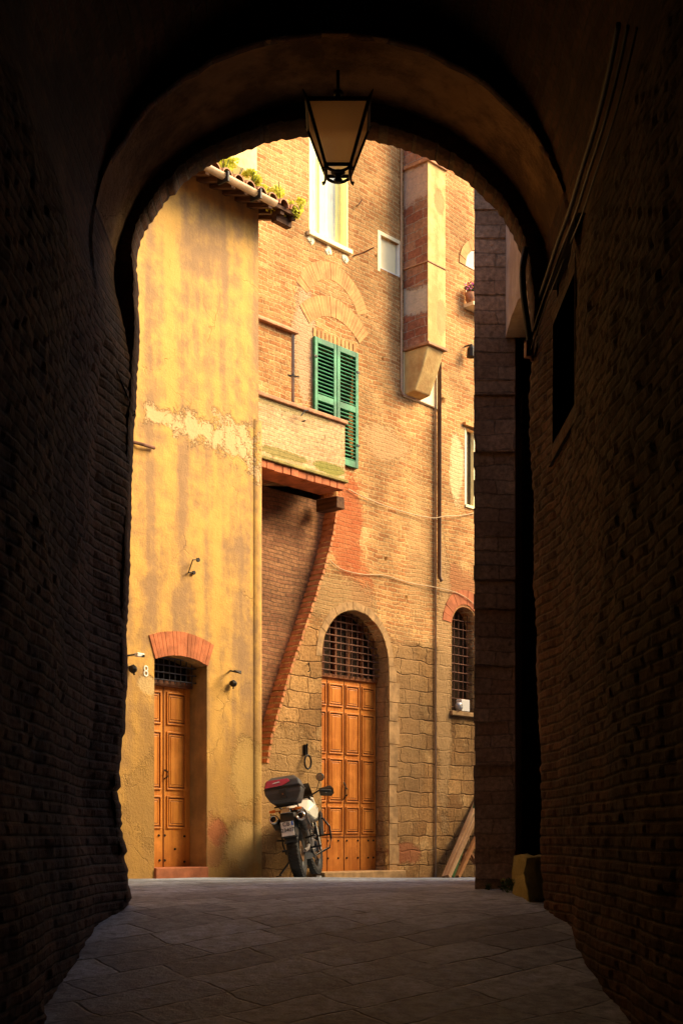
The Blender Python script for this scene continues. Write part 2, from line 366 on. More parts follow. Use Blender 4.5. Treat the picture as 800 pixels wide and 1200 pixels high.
rot = nd(t, 'ShaderNodeMapping', {'Vector': v, 'Rotation': (0, 0, R(-38)), 'Location': (0.17, 0.1, 0)}).outputs[0]
n1 = noi(t, v, 1.2, 4); n2 = noi(t, v, 11, 8, 0.75); n3 = noi(t, v, 60, 5, 0.7)
wv = nd(t, 'ShaderNodeTexNoise', {'Vector': v, 'Scale': 2.2, 'Detail': 4.0}).outputs['Color']
off = vmul(t, nd(t, 'ShaderNodeVectorMath', {0: wv, 1: (0.5, 0.5, 0.5)}, operation='SUBTRACT').outputs[0], (0.14, 0.14, 0))
rv = nd(t, 'ShaderNodeVectorMath', {0: rot, 1: off}, operation='ADD').outputs[0]
br = nd(t, 'ShaderNodeTexBrick', {'Vector': rv, 'Color1': (0.17, 0.178, 0.190, 1), 'Color2': (0.27, 0.28, 0.295, 1), 'Mortar': (0.045, 0.038, 0.03, 1), 'Scale': 1.0,
        'Mortar Size': 0.014, 'Mortar Smooth': 0.9, 'Brick Width': 0.62, 'Row Height': 0.36, 'Offset': 0.4, 'Squash': 1.25, 'Squash Frequency': 3})
per = nd(t, 'ShaderNodeTexBrick', {'Vector': rv, 'Color1': (0, 0, 0, 1), 'Color2': (1, 1, 1, 1), 'Mortar': (0, 0, 0, 1), 'Scale': 1.0, 'Mortar Size': 0.0,
        'Brick Width': 0.62, 'Row Height': 0.36, 'Offset': 0.4, 'Squash': 1.25, 'Squash Frequency': 3}).outputs['Color']
g = mixf(t, sstep(t, n2, 0.3, 0.7), 0.55, 1.45)
jm = ma(t, 'MULTIPLY', br.outputs['Fac'], mixf(t, sstep(t, noi(t, v, 2.6, 4), 0.38, 0.62), 0.15, 1.0))
slab = mixc(t, per, (0.21, 0.243, 0.295), (0.42, 0.47, 0.545)); slab = mixc(t, jm, slab, (0.05, 0.045, 0.04))
slab = mixc(t, ma(t, 'MULTIPLY', sstep(t, n3, 0.55, 0.75), 0.5), slab, (0.08, 0.08, 0.085))
col = mixc(t, 1.0, slab, nd(t, 'ShaderNodeCombineColor', {0: g, 1: g, 2: g}).outputs[0], 'MULTIPLY')
col = mixc(t, ma(t, 'MULTIPLY', sstep(t, n1, 0.5, 0.62), 0.35), col, (0.10, 0.095, 0.09))
h = ma(t, 'ADD', ma(t, 'MULTIPLY', ma(t, 'SUBTRACT', 1.0, jm), 0.8), ma(t, 'MULTIPLY', n2, 1.5))
h = ma(t, 'ADD', h, ma(t, 'ADD', ma(t, 'MULTIPLY', n3, 0.28), ma(t, 'MULTIPLY', per, 0.5)))
bn = nd(t, 'ShaderNodeBump', {'Strength': 1.0, 'Distance': 0.035, 'Height': h})
t.links.new(bn.outputs[0], b.inputs['Normal']); t.links.new(col, b.inputs['Base Color'])
t.links.new(mixf(t, n2, 0.45, 0.85), b.inputs['Roughness']); b.inputs['Specular IOR Level'].default_value = 0.4
o = obj('ground', bm, m, smooth=True); o['kind'] = 'structure'; o['label'] = 'worn grey flagstone street rising out of the dark passage'

# ------------------------------------------------------------------ the vaulted passage
arch = thing('passage_building', 'dark brick building with a vaulted passage framing the view', 'building', (0, 0, 0))
DE = 10.0
left_px = [(1090, 152), (1047, 152), (1020, 148), (987, 145), (960, 141), (933, 140), (900, 143), (870, 145), (827, 148), (760, 149), (700, 150), (640, 152), (573, 155), (487, 158), (400, 161), (300, 163)]
arch_px = [(165, 288), (171, 272), (180, 255), (192, 238), (207, 222), (225, 207), (246, 194), (270, 183), (300, 172), (330, 165), (362, 161), (395, 160), (428, 163),
           (455, 170), (480, 178), (503, 188), (524, 199), (543, 211), (560, 226), (577, 243), (591, 262), (602, 281), (611, 303), (616, 325)]
right_px = [(619, 360), (621, 400), (622, 440), (622, 500), (623, 560), (625, 633), (627, 700), (629, 780), (631, 867), (634, 940), (636, 992), (640, 1030), (644, 1070), (644, 1090)]
def pz(u, v): return ((u - 400) / F * DE, (980 - v) / F * DE)
ctrl = [pz(u, v) for v, u in left_px] + [pz(u, v) for u, v in arch_px] + [pz(u, v) for u, v in right_px]
# walk the outline in brick courses: every course sits a little proud or shy of its neighbour
fine = []; acc = 0.0; k = 0
for a, b_ in zip(ctrl, ctrl[1:]):
    A, B = Vector(a), Vector(b_); n_ = max(1, round((B - A).length / 0.034)); nrm = Vector((-(B - A).y, (B - A).x)).normalized()
    for i in range(n_):
        p = A.lerp(B, i / n_); k += 1
        course = k // 2; random.seed(course * 7 + 3)
        dj = (random.uniform(-0.010, 0.0) if random.random() < .12 else 0) + random.uniform(-0.008, 0.008) * (1.6 if p.y < 0.8 else 0.45) + 0.018 * fbm(p.x, p.y, 0, 1.6) + (random.choice((0, .003, .007)) if k % 2 else -0.001) * (1 if p.y > 4.1 or p.y < .5 else .4)
        if (k % 2): dj += random.uniform(0, 0.006)
        fine.append((p.x - nrm.x * -dj, p.y - nrm.y * -dj))
fine[0] = (fine[0][0], -1.6); fine.append((fine[-1][0], -1.6))
random.seed(5)
bm = prism([(-7.5, -1.7), (9, -1.7), (9, 5.85), (-7.5, 5.85)], [fine[::-1]], 9.74, 10.0)
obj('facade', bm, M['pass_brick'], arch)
skin = [(x + (0.10 if x > 0 else -0.10), z + (0.10 if z > 4.0 else 0)) for x, z in ctrl]; skin[0] = (skin[0][0], -1.6); skin[-1] = (skin[-1][0], -1.6)
M['bounce_plaster'] = plaster_mat('pale_bounce_render', (0.62, 0.45, 0.27), (0.5, 0.34, 0.19), .4)
bm = prism([(-7.5, -1.7), (1.34, -1.7), (1.34, 4.0), (1.34, 6.9), (-7.5, 6.9)], [], 10.005, 10.02) if False else prism([(-7.5, -1.7), (skin[0][0], -1.7)] + skin[:-14] + [(1.36, 4.2), (1.36, 5.85), (-7.5, 5.85)], [], 10.004, 10.03)
obj('bounce_skin', bm, M['bounce_plaster'], arch)  # unseen pale skin added to bounce light onto the pier
def interp(tab, z):
    if z <= tab[0][0]: return tab[0][1]
    for (a, fa), (b2, fb) in zip(tab, tab[1:]):
        if z <= b2: return fa + (fb - fa) * (z - a) / (b2 - a)
    return tab[-1][1]
LT = sorted([(pz(u, v)[1], pz(u, v)[0]) for v, u in left_px]); RT = sorted([(pz(u, v)[1], pz(u, v)[0]) for u, v in right_px])
def relief(y, z):
    row = math.floor(z / RH); offx = 0 if row % 2 else BW * 0.5
    c = math.floor((y + offx) / BW); yi = (y + offx) - c * BW; zi = z - row * RH
    rnd = noise.noise(Vector((c * 3.7 + 0.5, row * 5.3 + 0.2, 0.7)))
    r = 0.014 * rnd + 0.012 * noise.noise(Vector((y * 9, z * 14, 3.3)))
    if min(yi, BW - yi) < 0.008: r -= 0.014
    elif min(zi, RH - zi) < 0.009: r -= 0.010
    return r
def near_shift(y):                                     # the passage narrows a little towards the viewer
    return 0.10 * min(1, max(0, (9.74 - y) / 0.5)) - 0.14 * min(1, max(0, (8.9 - y) / 2.4))
def vx(y, z, s):
    a, sp, ri = (1.57, 3.86, 1.39) if y > 8.92 else (1.60 - 0.05 * min(1, max(0, (8.9 - y) / 2.4)), 3.72, 1.78)
    q = max(0, (z - sp) / ri); return -0.07 + s * a * math.sqrt(max(0, 1 - q * q))
def vblend(z): k = min(1, max(0, (z - 3.2) / 0.9)); return k * k * (3 - 2 * k)
def lx(y, z):
    k = vblend(z); return lx0(y, z) * (1 - k) + k * (vx(y, z, -1) + 0.012)
def lx0(y, z): return interp(LT, z) - near_shift(y) + 0.05 * fbm(0, y, z, 0.9) + 0.012 * fbm(7, y, z, 4) + relief(y, z) * 0.62
def rx(y, z):
    kx = min(1, max(0, 1 - max(8.25 - y, y - 9.12, 2.62 - z, z - 3.42) / 0.16)) if 8 < y < 9.4 else 0
    if kx > 0: return (1 - kx) * rx0(y, z) + kx * (interp(RT, 3.0) + 0.02)
    k = vblend(z); return rx0(y, z) * (1 - k) + k * (vx(y, z, 1) - 0.012)
def rx0(y, z):
    base = interp(RT, z); foot = 0.05 * max(0, min(1, (-0.1 - z) / 0.5))
    return base + (near_shift(y) - 0.04) * 0.6 - foot - 0.045 * fbm(3, y, z, 0.9) - 0.012 * fbm(11, y, z, 4) - relief(y, z) * 0.62
def wall_grid(fx, y0, y1, zt, hole=None):
    bm = bmesh.new()
    ysl = [-8, -6, -4, -2, 0, 2, 3.5, 4.5, 5.0] + [5.32 + 0.035 * i for i in range(200) if 5.32 + 0.035 * i < y1 - 0.01] + [y1]
    zsl = [-2.4, -2.0, -1.6, -1.3] + [-1.105 + 0.01625 * i for i in range(500) if -1.105 + 0.01625 * i < zt - 0.005] + [zt]
    g_ = [[bm.verts.new((fx(y, z), y, z)) for z in zsl] for y in ysl]
    for j in range(len(ysl) - 1):
        for i in range(len(zsl) - 1):
            if hole and hole[0] < (ysl[j] + ysl[j + 1]) / 2 < hole[1] and hole[2] < (zsl[i] + zsl[i + 1]) / 2 < hole[3]: continue
            bm.faces.new((g_[j][i], g_[j + 1][i], g_[j + 1][i + 1], g_[j][i + 1]))
    return bm
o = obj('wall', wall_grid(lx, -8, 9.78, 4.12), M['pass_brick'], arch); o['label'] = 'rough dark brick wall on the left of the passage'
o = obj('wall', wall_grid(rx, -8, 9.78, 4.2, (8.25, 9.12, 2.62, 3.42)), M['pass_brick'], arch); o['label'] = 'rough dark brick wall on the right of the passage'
bm = bmesh.new()                                       # deep niche window
for q in (((1.40, 8.1, 2.5), (1.40, 9.25, 2.5), (1.95, 9.25, 2.5), (1.95, 8.1, 2.5)), ((1.40, 8.1, 3.7), (1.40, 9.25, 3.7), (1.95, 9.25, 3.7), (1.95, 8.1, 3.7)),
          ((1.95, 8.1, 2.5), (1.95, 9.25, 2.5), (1.95, 9.25, 3.7), (1.95, 8.1, 3.7)), ((1.44, 9.14, 2.5), (1.95, 9.25, 2.5), (1.95, 9.25, 3.7), (1.44, 9.14, 3.7)),
          ((1.40, 8.2, 2.5), (1.95, 8.1, 2.5), (1.95, 8.1, 3.7), (1.40, 8.2, 3.7))):
    bm.faces.new([bm.verts.new(p) for p in q])
obj('niche', bm, M['void'], arch)
def vault(y0, y1, cx, a, spring, rise, ny, mat, name='vault', rough=0.02):
    bm = bmesh.new(); uvl = bm.loops.layers.uv.new('UVMap'); na = 64; rows = []
    for j in range(ny + 1):
        y = y0 + (y1 - y0) * j / ny; row = []
        for i in range(na + 1):
            th = math.pi * i / na
            x = cx - (a - (0.05 * min(1, max(0, (8.9 - y) / 2.4)) if a > 1.58 else 0)) * math.cos(th); z = spring + rise * math.sin(th)
            r = rough * (fbm(x, y, z, 1.1) + 0.5 * fbm(x + 9, y, z, 5))
            row.append(bm.verts.new((x + r * math.cos(th), y, z - r * math.sin(th))))
        rows.append(row)
    for j in range(ny):
        for i in range(na):
            f = bm.faces.new((rows[j][i], rows[j][i + 1], rows[j + 1][i + 1], rows[j + 1][i])); f.smooth = True
            ii = (i, i + 1, i + 1, i); jj = (j, j, j + 1, j + 1)
            for l, p_, q_ in zip(f.loops, ii, jj): l[uvl].uv = (y0 + (y1 - y0) * q_ / ny, p_ * 0.065)
    o = obj(name, bm, mat, arch); return rows
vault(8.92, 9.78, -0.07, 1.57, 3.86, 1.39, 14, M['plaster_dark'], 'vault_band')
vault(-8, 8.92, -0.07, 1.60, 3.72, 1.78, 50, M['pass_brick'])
# the near face where the band steps down below the rest of the vault
def ell(cx, a, sp, ri, n=48): return [(cx - a * math.cos(math.pi * i / n), sp + ri * math.sin(math.pi * i / n)) for i in range(n + 1)]
inner = ell(-0.07, 1.565, 3.86, 1.385); random.seed(8)
inner = inner[5:-5]; inner = [(x + random.uniform(-.008, .008), z + random.uniform(-.012, .012)) for x, z in inner]
outer = ell(-0.07, 1.85, 3.6, 2.0)[6:-6]
bm = prism(outer + inner[::-1], [], 8.90, 8.98); obj('arch_ring', bm, M['pass_brick'], arch)
bm = bmesh.new()
box(bm, -2.2, -1.66, -8, 9.74, 3.6, 4.35); box(bm, 1.58, 2.3, -8, 9.74, 3.6, 4.25); obj('springing_course', bm, M['pass_brick'], arch)
bm = bmesh.new(); box(bm, -3, 3, -8.3, -8, -3, 5.6); o = obj('light_stop_wall', bm, M['pass_brick'], arch)  # unseen dead end added to keep light out of the passage
bm = bmesh.new(); box(bm, -7.5, 9, -8.3, 9.73, 5.62, 5.8); obj('upper_floor', bm, M['pass_brick'], arch)
bm = bmesh.new(); box(bm, -2.5, -2.2, -8.3, 9.73, -3, 5.6); box(bm, 2.4, 2.7, -8.3, 9.73, -3, 5.6); obj('outer_wall', bm, M['pass_brick'], arch)

# ------------------------------------------------------------------ corner building to the right of the passage mouth
cb = thing('corner_building', 'shaded brick building with a dark side archway just outside the passage, right', 'building', (0, 0, 0))
xa = 155 / F * 11.5
bm = bmesh.new()
zs_ = [-1.2 + 0.12 * i for i in range(67)]
def px_(z): return xa + 0.006 * noise.noise(Vector((z * 8.1, 0.3, 0))) + (0.005 if round(z / 0.12) % 2 else 0) + max(0, (0.2 - z)) * 0.012
prev = None
for i, z in enumerate(zs_[:-1]):
    random.seed(i); j1 = random.uniform(-.005, .003)
    vs_ = box(bm, px_(z) + j1, 1.46, 11.5 + random.uniform(-0.012, 0.006), 13.35, z - .001, z + 0.1208)
    for v_ in (vs_[2], vs_[3], vs_[6], vs_[7]): v_.co.x += 0.30
obj('pier', bm, M['pillar_brick'], cb)
op = [(y, z) for y, z in ((10.04, -1.2), (11.49, -1.2), (11.49, 4.20), (11.1, 4.23), (10.7, 4.2), (10.35, 4.12), (10.1, 3.98), (10.04, 3.8))]
bm = prism([(10.035, -1.3), (11.495, -1.3), (11.495, 6.9), (10.035, 6.9)], [], 0, 0.34) if False else prism([(10.035, 3.75)] + [p_ for p_ in op[::-1] if p_[1] > 3.75][1:] + [(11.495, 4.2), (11.495, 5.9), (10.035, 5.9)], [], 0, 0.30)
for v_ in bm.verts: v_.co = Vector((1.38 + v_.co.y, v_.co.x, v_.co.z))
bmesh.ops.recalc_face_normals(bm, faces=bm.faces)
M['side_plaster'] = plaster_mat('greyed_plaster', (0.50, 0.41, 0.34), (0.36, 0.27, 0.21), 0.2, bump=0.02)
obj('side_wall', bm, M['side_plaster'], cb)
bm = bmesh.new()
box(bm, 4.0, 4.2, 10.04, 13.3, -1.3, 4.3); box(bm, 1.70, 4.2, 10.04, 13.3, 4.30, 4.6); box(bm, 1.6, 4.2, 13.31, 13.5, -1.3, 4.6); obj('alcove_lining', bm, M['pass_brick'], cb)  # back wall and lid added to block light, so the alcove stays dark
bm = bmesh.new(); box(bm, 1.69, 8, 10.04, 11.5, 4.61, 5.9); box(bm, 1.47, 8, 11.501, 13.3, 4.61, 6.85); box(bm, 4.21, 8, 10.04, 13.3, -1.3, 4.6); obj('upper_wall', bm, M['pass_brick'], cb)

# unseen house added at the right to keep low sun off the facade feet
op_ = thing('added_shade_house', 'unseen pale house added across the square to shade the foot of the facades', 'house', (0, 0, 0))
bm = bmesh.new(); box(bm, 10.5, 16, 9, 32, -1.5, 8.3); obj('wall', bm, M['side_plaster'], op_)
bm = bmesh.new(); hull(bm, [(x, y, z) for y in (8.7, 32.3) for x, z in ((10.1, 8.3), (16.4, 8.3), (13.2, 9.3))]); obj('roof', bm, M['tile'], op_)

# ------------------------------------------------------------------ brick building with the arched door
bb = thing('brick_building', 'tall weathered brick building with arched wooden door and green shutters', 'building', MF.o, MF.ang)
L = MF.L
dx0, dx1 = MF.x(377), MF.x(455); dw = dx1 - dx0; dtop = MF.z(414, 715); dspr = dtop - dw / 2
door_open = arch_poly(dx0, dx1, -1.2, dspr, dw / 2, 24)
uwx0, uwx1, uwz0, uwz1 = MF.x(362), MF.x(407), 7.61, 9.35
up_win = [(uwx0, uwz0), (uwx1, uwz0), (uwx1, uwz1), (uwx0, uwz1)]
swx0, swx1 = MF.x(445), MF.x(468); swz0 = MF.z(468, 325); swz1 = MF.z(445, 275)
sm_win = [(swx0, swz0), (swx1, swz0), (swx1, swz1), (swx0, swz1)]
shx0, shx1 = MF.x(366), MF.x(417); shz0 = MF.z(417, 550); shz1 = MF.z(392, 405)
sh_win = [(shx0 + .06, shz0), (shx1 - .06, shz0), (shx1 - .06, shz1 - .03), (shx0 + .06, shz1 - .03)]
awx0, awx1 = MF.x(529), MF.x(560); awz0 = MF.z(535, 834); awt = MF.z(542, 713); aw = awx1 - awx0
ar_win = arch_poly(awx0, awx1, awz0, awt - aw * 0.42, aw * 0.46, 14)
rwx0, rwx1 = MF.x(544), MF.x(566); rwz0 = MF.z(546, 592); rwz1 = MF.z(546, 502)
rt_win = [(rwx0, rwz0), (rwx1, rwz0), (rwx1, rwz1), (rwx0, rwz1)]
fwx0, fwx1 = MF.x(545.5), MF.x(572); fwz0 = MF.z(546, 358); fwz1 = MF.z(546, 331)
fl_win = [(fwx0, fwz0), (fwx1, fwz0), (fwx1, fwz1), (fwx0, fwz1)]
niche_px = [(285, 566), (394, 566), (394, 600), (390, 625), (384, 650), (376, 678), (367, 706), (357, 736), (346, 768), (336, 798), (326, 832), (318, 862), (312, 895), (285, 905)]
niche = [L(u, v) for u, v in niche_px]
put = [(MF.x(u), MF.z(u, v)) for u, v in ((362, 318), (395, 296), (375, 300))]
holes = [door_open, up_win, sm_win, sh_win, ar_win, rt_win, fl_win, niche]
hole_small = []
for (u, v, s) in ((363, 317, .05), (519, 469, .045), (452, 655, .03), (476, 700, .03), (430, 372, .02), (448, 420, .022), (385, 312, .02), (440, 300, .02)):
    x, z = L(u, v); hole_small.append([(x - s, z - s * .8), (x + s * .8, z - s), (x + s, z + s), (x - s * .9, z + s * .9)])
def B(u, v): return L(u, v)
pt = []
def patch(u, v, ru, rv, c, amt, fl):
    x, z = L(u, v); d = 17.6 / (1 - 0.0007 * (u - 400)); pt.append((x, z, ru / F * d * 1.6, rv / F * d, c, amt, fl))
patch(357, 400, 13, 70, (0.50, 0.31, 0.17), 0.85, 0.8)            # pale plaster strip beside the shutters
patch(407, 620, 18, 62, (0.40, 0.085, 0.025), 0.75, 0.0)          # raw red brick under the balcony end
patch(425, 690, 12, 30, (0.42, 0.11, 0.035), 0.6, 0.0)
patch(452, 520, 26, 20, (0.52, 0.30, 0.13), 0.7, 0.7)
patch(535, 550, 8, 44, (0.72, 0.52, 0.26), 0.8, 0.8)              # flaked white plaster beside the window
patch(340, 930, 40, 75, (0.40, 0.235, 0.09), 0.75, 0.75)
patch(395, 700, 45, 28, (0.36, 0.22, 0.09), 0.7, 0.7)
patch(470, 860, 26, 130, (0.33, 0.19, 0.08), 0.5, 0.4)
patch(540, 690, 16, 30, (0.40, 0.16, 0.06), 0.8, 0.2)
patch(476, 1000, 20, 12, (0.36, 0.11, 0.045), 0.7, 0.6)
patch(520, 800, 9, 160, (0.46, 0.28, 0.12), 0.7, 0.8)
patch(490, 640, 14, 90, (0.48, 0.29, 0.12), 0.45, 0.5)
M['main_brick'] = brick_mat('weathered_brick', (0.42, 0.165, 0.052), (0.60, 0.31, 0.11), (0.62, 0.395, 0.165), 0.205, 0.057, 0.008, 0.018, 0.016,
                            patches=pt, stone=(2.75, (0.24, 0.115, 0.038), (0.46, 0.25, 0.088)), stain=0.42, smear=0.5)  # base colours of the masonry itself
bm = prism([(MF.x(120), -1.3), (MF.x(700), -1.3), (MF.x(700), 12.5), (MF.x(120), 12.5)], holes + hole_small, 0, 0.42)
obj('wall', bm, M['main_brick'], bb)
bm = bmesh.new(); box(bm, MF.x(120), MF.x(700), 0.46, 5.0, -1.3, 12.3); obj('interior', bm, M['void'], bb)
M['shaded_brick'] = brick_mat('shade_tinted_thin_brick', (0.27, 0.115, 0.055), (0.40, 0.19, 0.085), (0.22, 0.125, 0.065), 0.27, 0.05, 0.006, 0.012, 0.012, stain=0.4, smear=0.3)  # brown brick, darkened to carry part of the niche's shade
nx0 = niche[0][0] - .2; nz0 = niche[-1][1] - .1; nz1 = niche[0][1] + .1
bm = prism([(nx0, nz0), (dx0 - .03, nz0), (dx0 - .03, dtop + .15), (MF.x(400), dtop + .15), (MF.x(400), nz1), (nx0, nz1)], [], 0.20, 0.24); obj('niche_wall', bm, M['shaded_brick'], bb)
M['edge_brick'] = simple('niche_edge_brick', (0.50, 0.19, 0.075), 0.9, 0.0, 0.35, 0.006, 35)
# brick-on-edge lining of the sloping niche edge
bm = bmesh.new()
edge = [Vector(p) for p in niche[2:-1]]
tot = sum((b2 - a).length for a, b2 in zip(edge, edge[1:]))
def along(pl, s):
    for a, b2 in zip(pl, pl[1:]):
        l = (b2 - a).length
        if s <= l: return a.lerp(b2, s / l), (b2 - a).normalized()
        s -= l
    return pl[-1], (pl[-1] - pl[-2]).normalized()
nb = int(tot / 0.080); random.seed(2)
for i in range(nb):
    p, d = along(edge, tot * (i + .5) / nb); nrm = Vector((-d.y, d.x))
    if nrm.x < 0: nrm = -nrm
    ang = math.atan2(d.y, d.x)
    mt = Matrix.Translation((p.x, 0, p.y)) @ Matrix.Rotation(-ang, 4, 'Y')
    j = random.uniform(-.006, .006); q = random.uniform(-.004, .008)
    sgn = 1 if (mt @ Vector((0, 0, 1)) - mt @ Vector((0, 0, 0))).x > 0 else -1
    z0, z1 = sorted((-0.012 * sgn + j, 0.05 * sgn + j))
    box(bm, -0.025, 0.025, -0.008 + q, 0.20, z0 * .7, z1 * .6, mtx=mt)
obj('niche_edge', bm, M['edge_brick'], bb)

# relieving arches and lintel fans in brick
bm = bmesh.new(); random.seed(3)
cx = (shx0 + shx1) / 2; hw = (shx1 - shx0) / 2 + .06; ri = 0.2; rad = (hw * hw + ri * ri) / (2 * ri); ha = math.asin(hw / rad)
voussoirs(bm, cx, shz1 + 0.15 + ri - rad, rad, rad + 0.25, -ha, ha, 23, -0.006, 0.01, .005, .003)
obj('window_arch', bm, M['pink_brick'], bb)
bm = bmesh.new()
voussoirs(bm, cx - .03, shz1 + 0.30, 0.52, 0.74, -1.15, 1.15, 30, -0.003, 0.01, .005, .002)
obj('relieving_arch', bm, M['pink_brick'], bb)
bm = bmesh.new()
for k in range(11):
    x = shx0 + (shx1 - shx0) * (k + .5) / 11
    box(bm, x - .028, x + .028, -0.012, 0.01, shz1 + 0.015, shz1 + 0.115, jit=.003)
obj('lintel_bricks', bm, M['pink_brick'], bb)
bm = bmesh.new(); random.seed(4)
voussoirs(bm, (dx0 + dx1) / 2, dspr, dw / 2 + 0.004, dw / 2 + 0.11, -R(90), R(90), 19, -0.004, 0.02, 0.004)
M['stone'] = simple('grey_ashlar', (0.37, 0.215, 0.09), 0.92, 0.0, 0.35, 0.01, 18)
obj('door_arch', bm, M['stone'], bb)
bm = bmesh.new(); z = -0.62; k = 0
while z < dspr - .02:
    hgt = min(random.uniform(.22, .34), dspr - z)
    wd = random.uniform(.17, .22) if k % 2 else random.uniform(.14, .18)
    box(bm, dx1 + .004, dx1 + wd, -0.010 - random.uniform(0, .006), 0.02, z + .004, z + hgt - .006)
    z += hgt; k += 1
obj('door_jamb_stones', bm, M['stone'], bb)
bm = bmesh.new(); random.seed(6)
voussoirs(bm, (awx0 + awx1) / 2, awt - aw * 0.42, aw * .5 + .01, aw * .5 + .22, -R(85), R(85), 13, -0.008, 0.01)
obj('window_arch', bm, M['red_brick'], bb)

# ---- doors
def panel_door(parent, x0, x1, z0, z1, y, cols, rows, mat, studs=None, plank=0.4, mold=0.035, groove=None):
    """cols: list of (x0, x1) panel columns; rows: list of (z0, z1)"""
    d = bpy.data.objects.new('door', None); C.objects.link(d); d.parent = parent
    bm = bmesh.new(); box(bm, x0, x1, y, y + .05, z0, z1); obj('leaf', bm, mat, d, bevel=.004)
    bm = bmesh.new()
    for a, b2 in cols:
        for c, e in rows:
            for i in range(2):                       # raised moulding frame round each panel
                w_ = 0.018; q = i * 0.035
                yy = y - .016 + i * .006
                box(bm, a + q, b2 - q, yy, y + .002, c + q, c + q + w_); box(bm, a + q, b2 - q, yy, y + .002, e - q - w_, e - q)
                box(bm, a + q, a + q + w_, yy, y + .0015, c + q + w_, e - q - w_); box(bm, b2 - q - w_, b2 - q, yy, y + .0015, c + q + w_, e - q - w_)
    obj('moulding', bm, mat, d, bevel=.003)
    bm = bmesh.new()
    for a, b2 in cols:
        for c, e in rows:
            box(bm, a + .019, b2 - .019, y - .003, y + .003, c + .019, e - .019)
    obj('panel_groove', bm, M['door_groove'], d)
    bm = bmesh.new()
    for a, b2 in cols:
        for c, e in rows:
            box(bm, a + .058, b2 - .058, y - .012, y + .003, c + .058, e - .058)
    obj('panel', bm, mat, d, bevel=.005)
    if studs:
        bm = bmesh.new()
        for x, z in studs: tube(bm, [(x, y - .012, z), (x, y + .01, z)], [.012, .016], 8)
        obj('stud', bm, M['iron'], d)
    return d
yD = 0.22
def lD(u, v): return L(u, v, -yD)
dz1 = lD(408, 797)[1]
cols = [(lD(363, 800)[0], lD(381.5, 800)[0]), (lD(384.5, 800)[0], lD(401, 800)[0]), (lD(404.5, 800)[0], lD(420, 800)[0]), (lD(423.5, 800)[0], lD(438.5, 800)[0])]
zr = lambda v: lD(430, v)[1]
rows = [(zr(832), zr(806)), (zr(886), zr(838)), (zr(941), zr(891)), (zr(977), zr(946))]
studs = [(lD(u, 800)[0], zr(v)) for u in (384, 396, 406, 419, 431, 437) for v in (985, 1005)]
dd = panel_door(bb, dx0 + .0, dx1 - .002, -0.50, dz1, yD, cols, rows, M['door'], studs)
bm = bmesh.new()
for u in (383, 402.8, 421.8): x = lD(u, 800)[0]; box(bm, x - .004, x + .004, yD - .006, yD + .01, -0.45, dz1 - .02)
for v in (981,): box(bm, dx0, dx1, yD - .007, yD + .01, zr(v), zr(v) + .01)
obj('joint', bm, M['door_groove'], dd)
bm = bmesh.new(); x = lD(401.5, 800)[0]
tube(bm, [(x, yD - .01, zr(938)), (x, yD - .05, zr(934)), (x, yD - .05, zr(922)), (x, yD - .01, zr(918))], .009)
tube(bm, [(x + .05, yD - .01, zr(934)), (x + .05, yD - .04, zr(932)), (x + .05, yD - .04, zr(926)), (x + .05, yD - .01, zr(924))], .008); obj('handle', bm, M['iron'], dd)
# transom with iron grille over the door
g_ = bpy.data.objects.new('transom', None); C.objects.link(g_); g_.parent = bb
bm = bmesh.new(); box(bm, dx0, dx1, yD - .03, yD + .06, dz1, dz1 + .05); obj('transom_bar', bm, M['door_groove'], g_, bevel=.004)
M['dark_glass'] = simple('dusty_dark_glass', (0.035, 0.022, 0.012), 0.25, 0, 0.3)
bm = prism(arch_poly(dx0 - .02, dx1 + .02, dz1 + .05, dspr, dw / 2, 24), [], yD + .06, yD + .07); obj('pane', bm, M['dark_glass'], g_)
bm = bmesh.new(); n_ = 5
for k in range(1, n_):
    x = dx0 + dw * k / n_; h_ = dspr + math.sqrt(max(0, (dw / 2) ** 2 - (x - dx0 - dw / 2) ** 2)); box(bm, x - .022, x + .022, yD + .02, yD + .058, dz1 + .05, h_)
obj('sash', bm, M['door_groove'], g_)
bm = bmesh.new()
n_ = 12
for k in range(1, n_):
    x = dx0 + dw * k / n_; h_ = dspr + math.sqrt(max(0, (dw / 2) ** 2 - (x - dx0 - dw / 2) ** 2)); tube(bm, [(x, yD - .05, dz1 + .02), (x, yD - .05, h_)], .0075, 6)
zz = dz1 + .09
while zz < dtop - .05:
    e = dw / 2 if zz < dspr else math.sqrt(max(0, (dw / 2) ** 2 - (zz - dspr) ** 2)); c_ = (dx0 + dx1) / 2
    tube(bm, [(c_ - e, yD - .058, zz), (c_ + e, yD - .058, zz)], .0085, 6); zz += .092
obj('grille', bm, M['rust'], g_)
bm = bmesh.new(); box(bm, dx0 - .12, dx1 + .18, -0.16, yD + .05, -1.0, -0.455); obj('doorstep', bm, M['stone'], bb, bevel=.015)

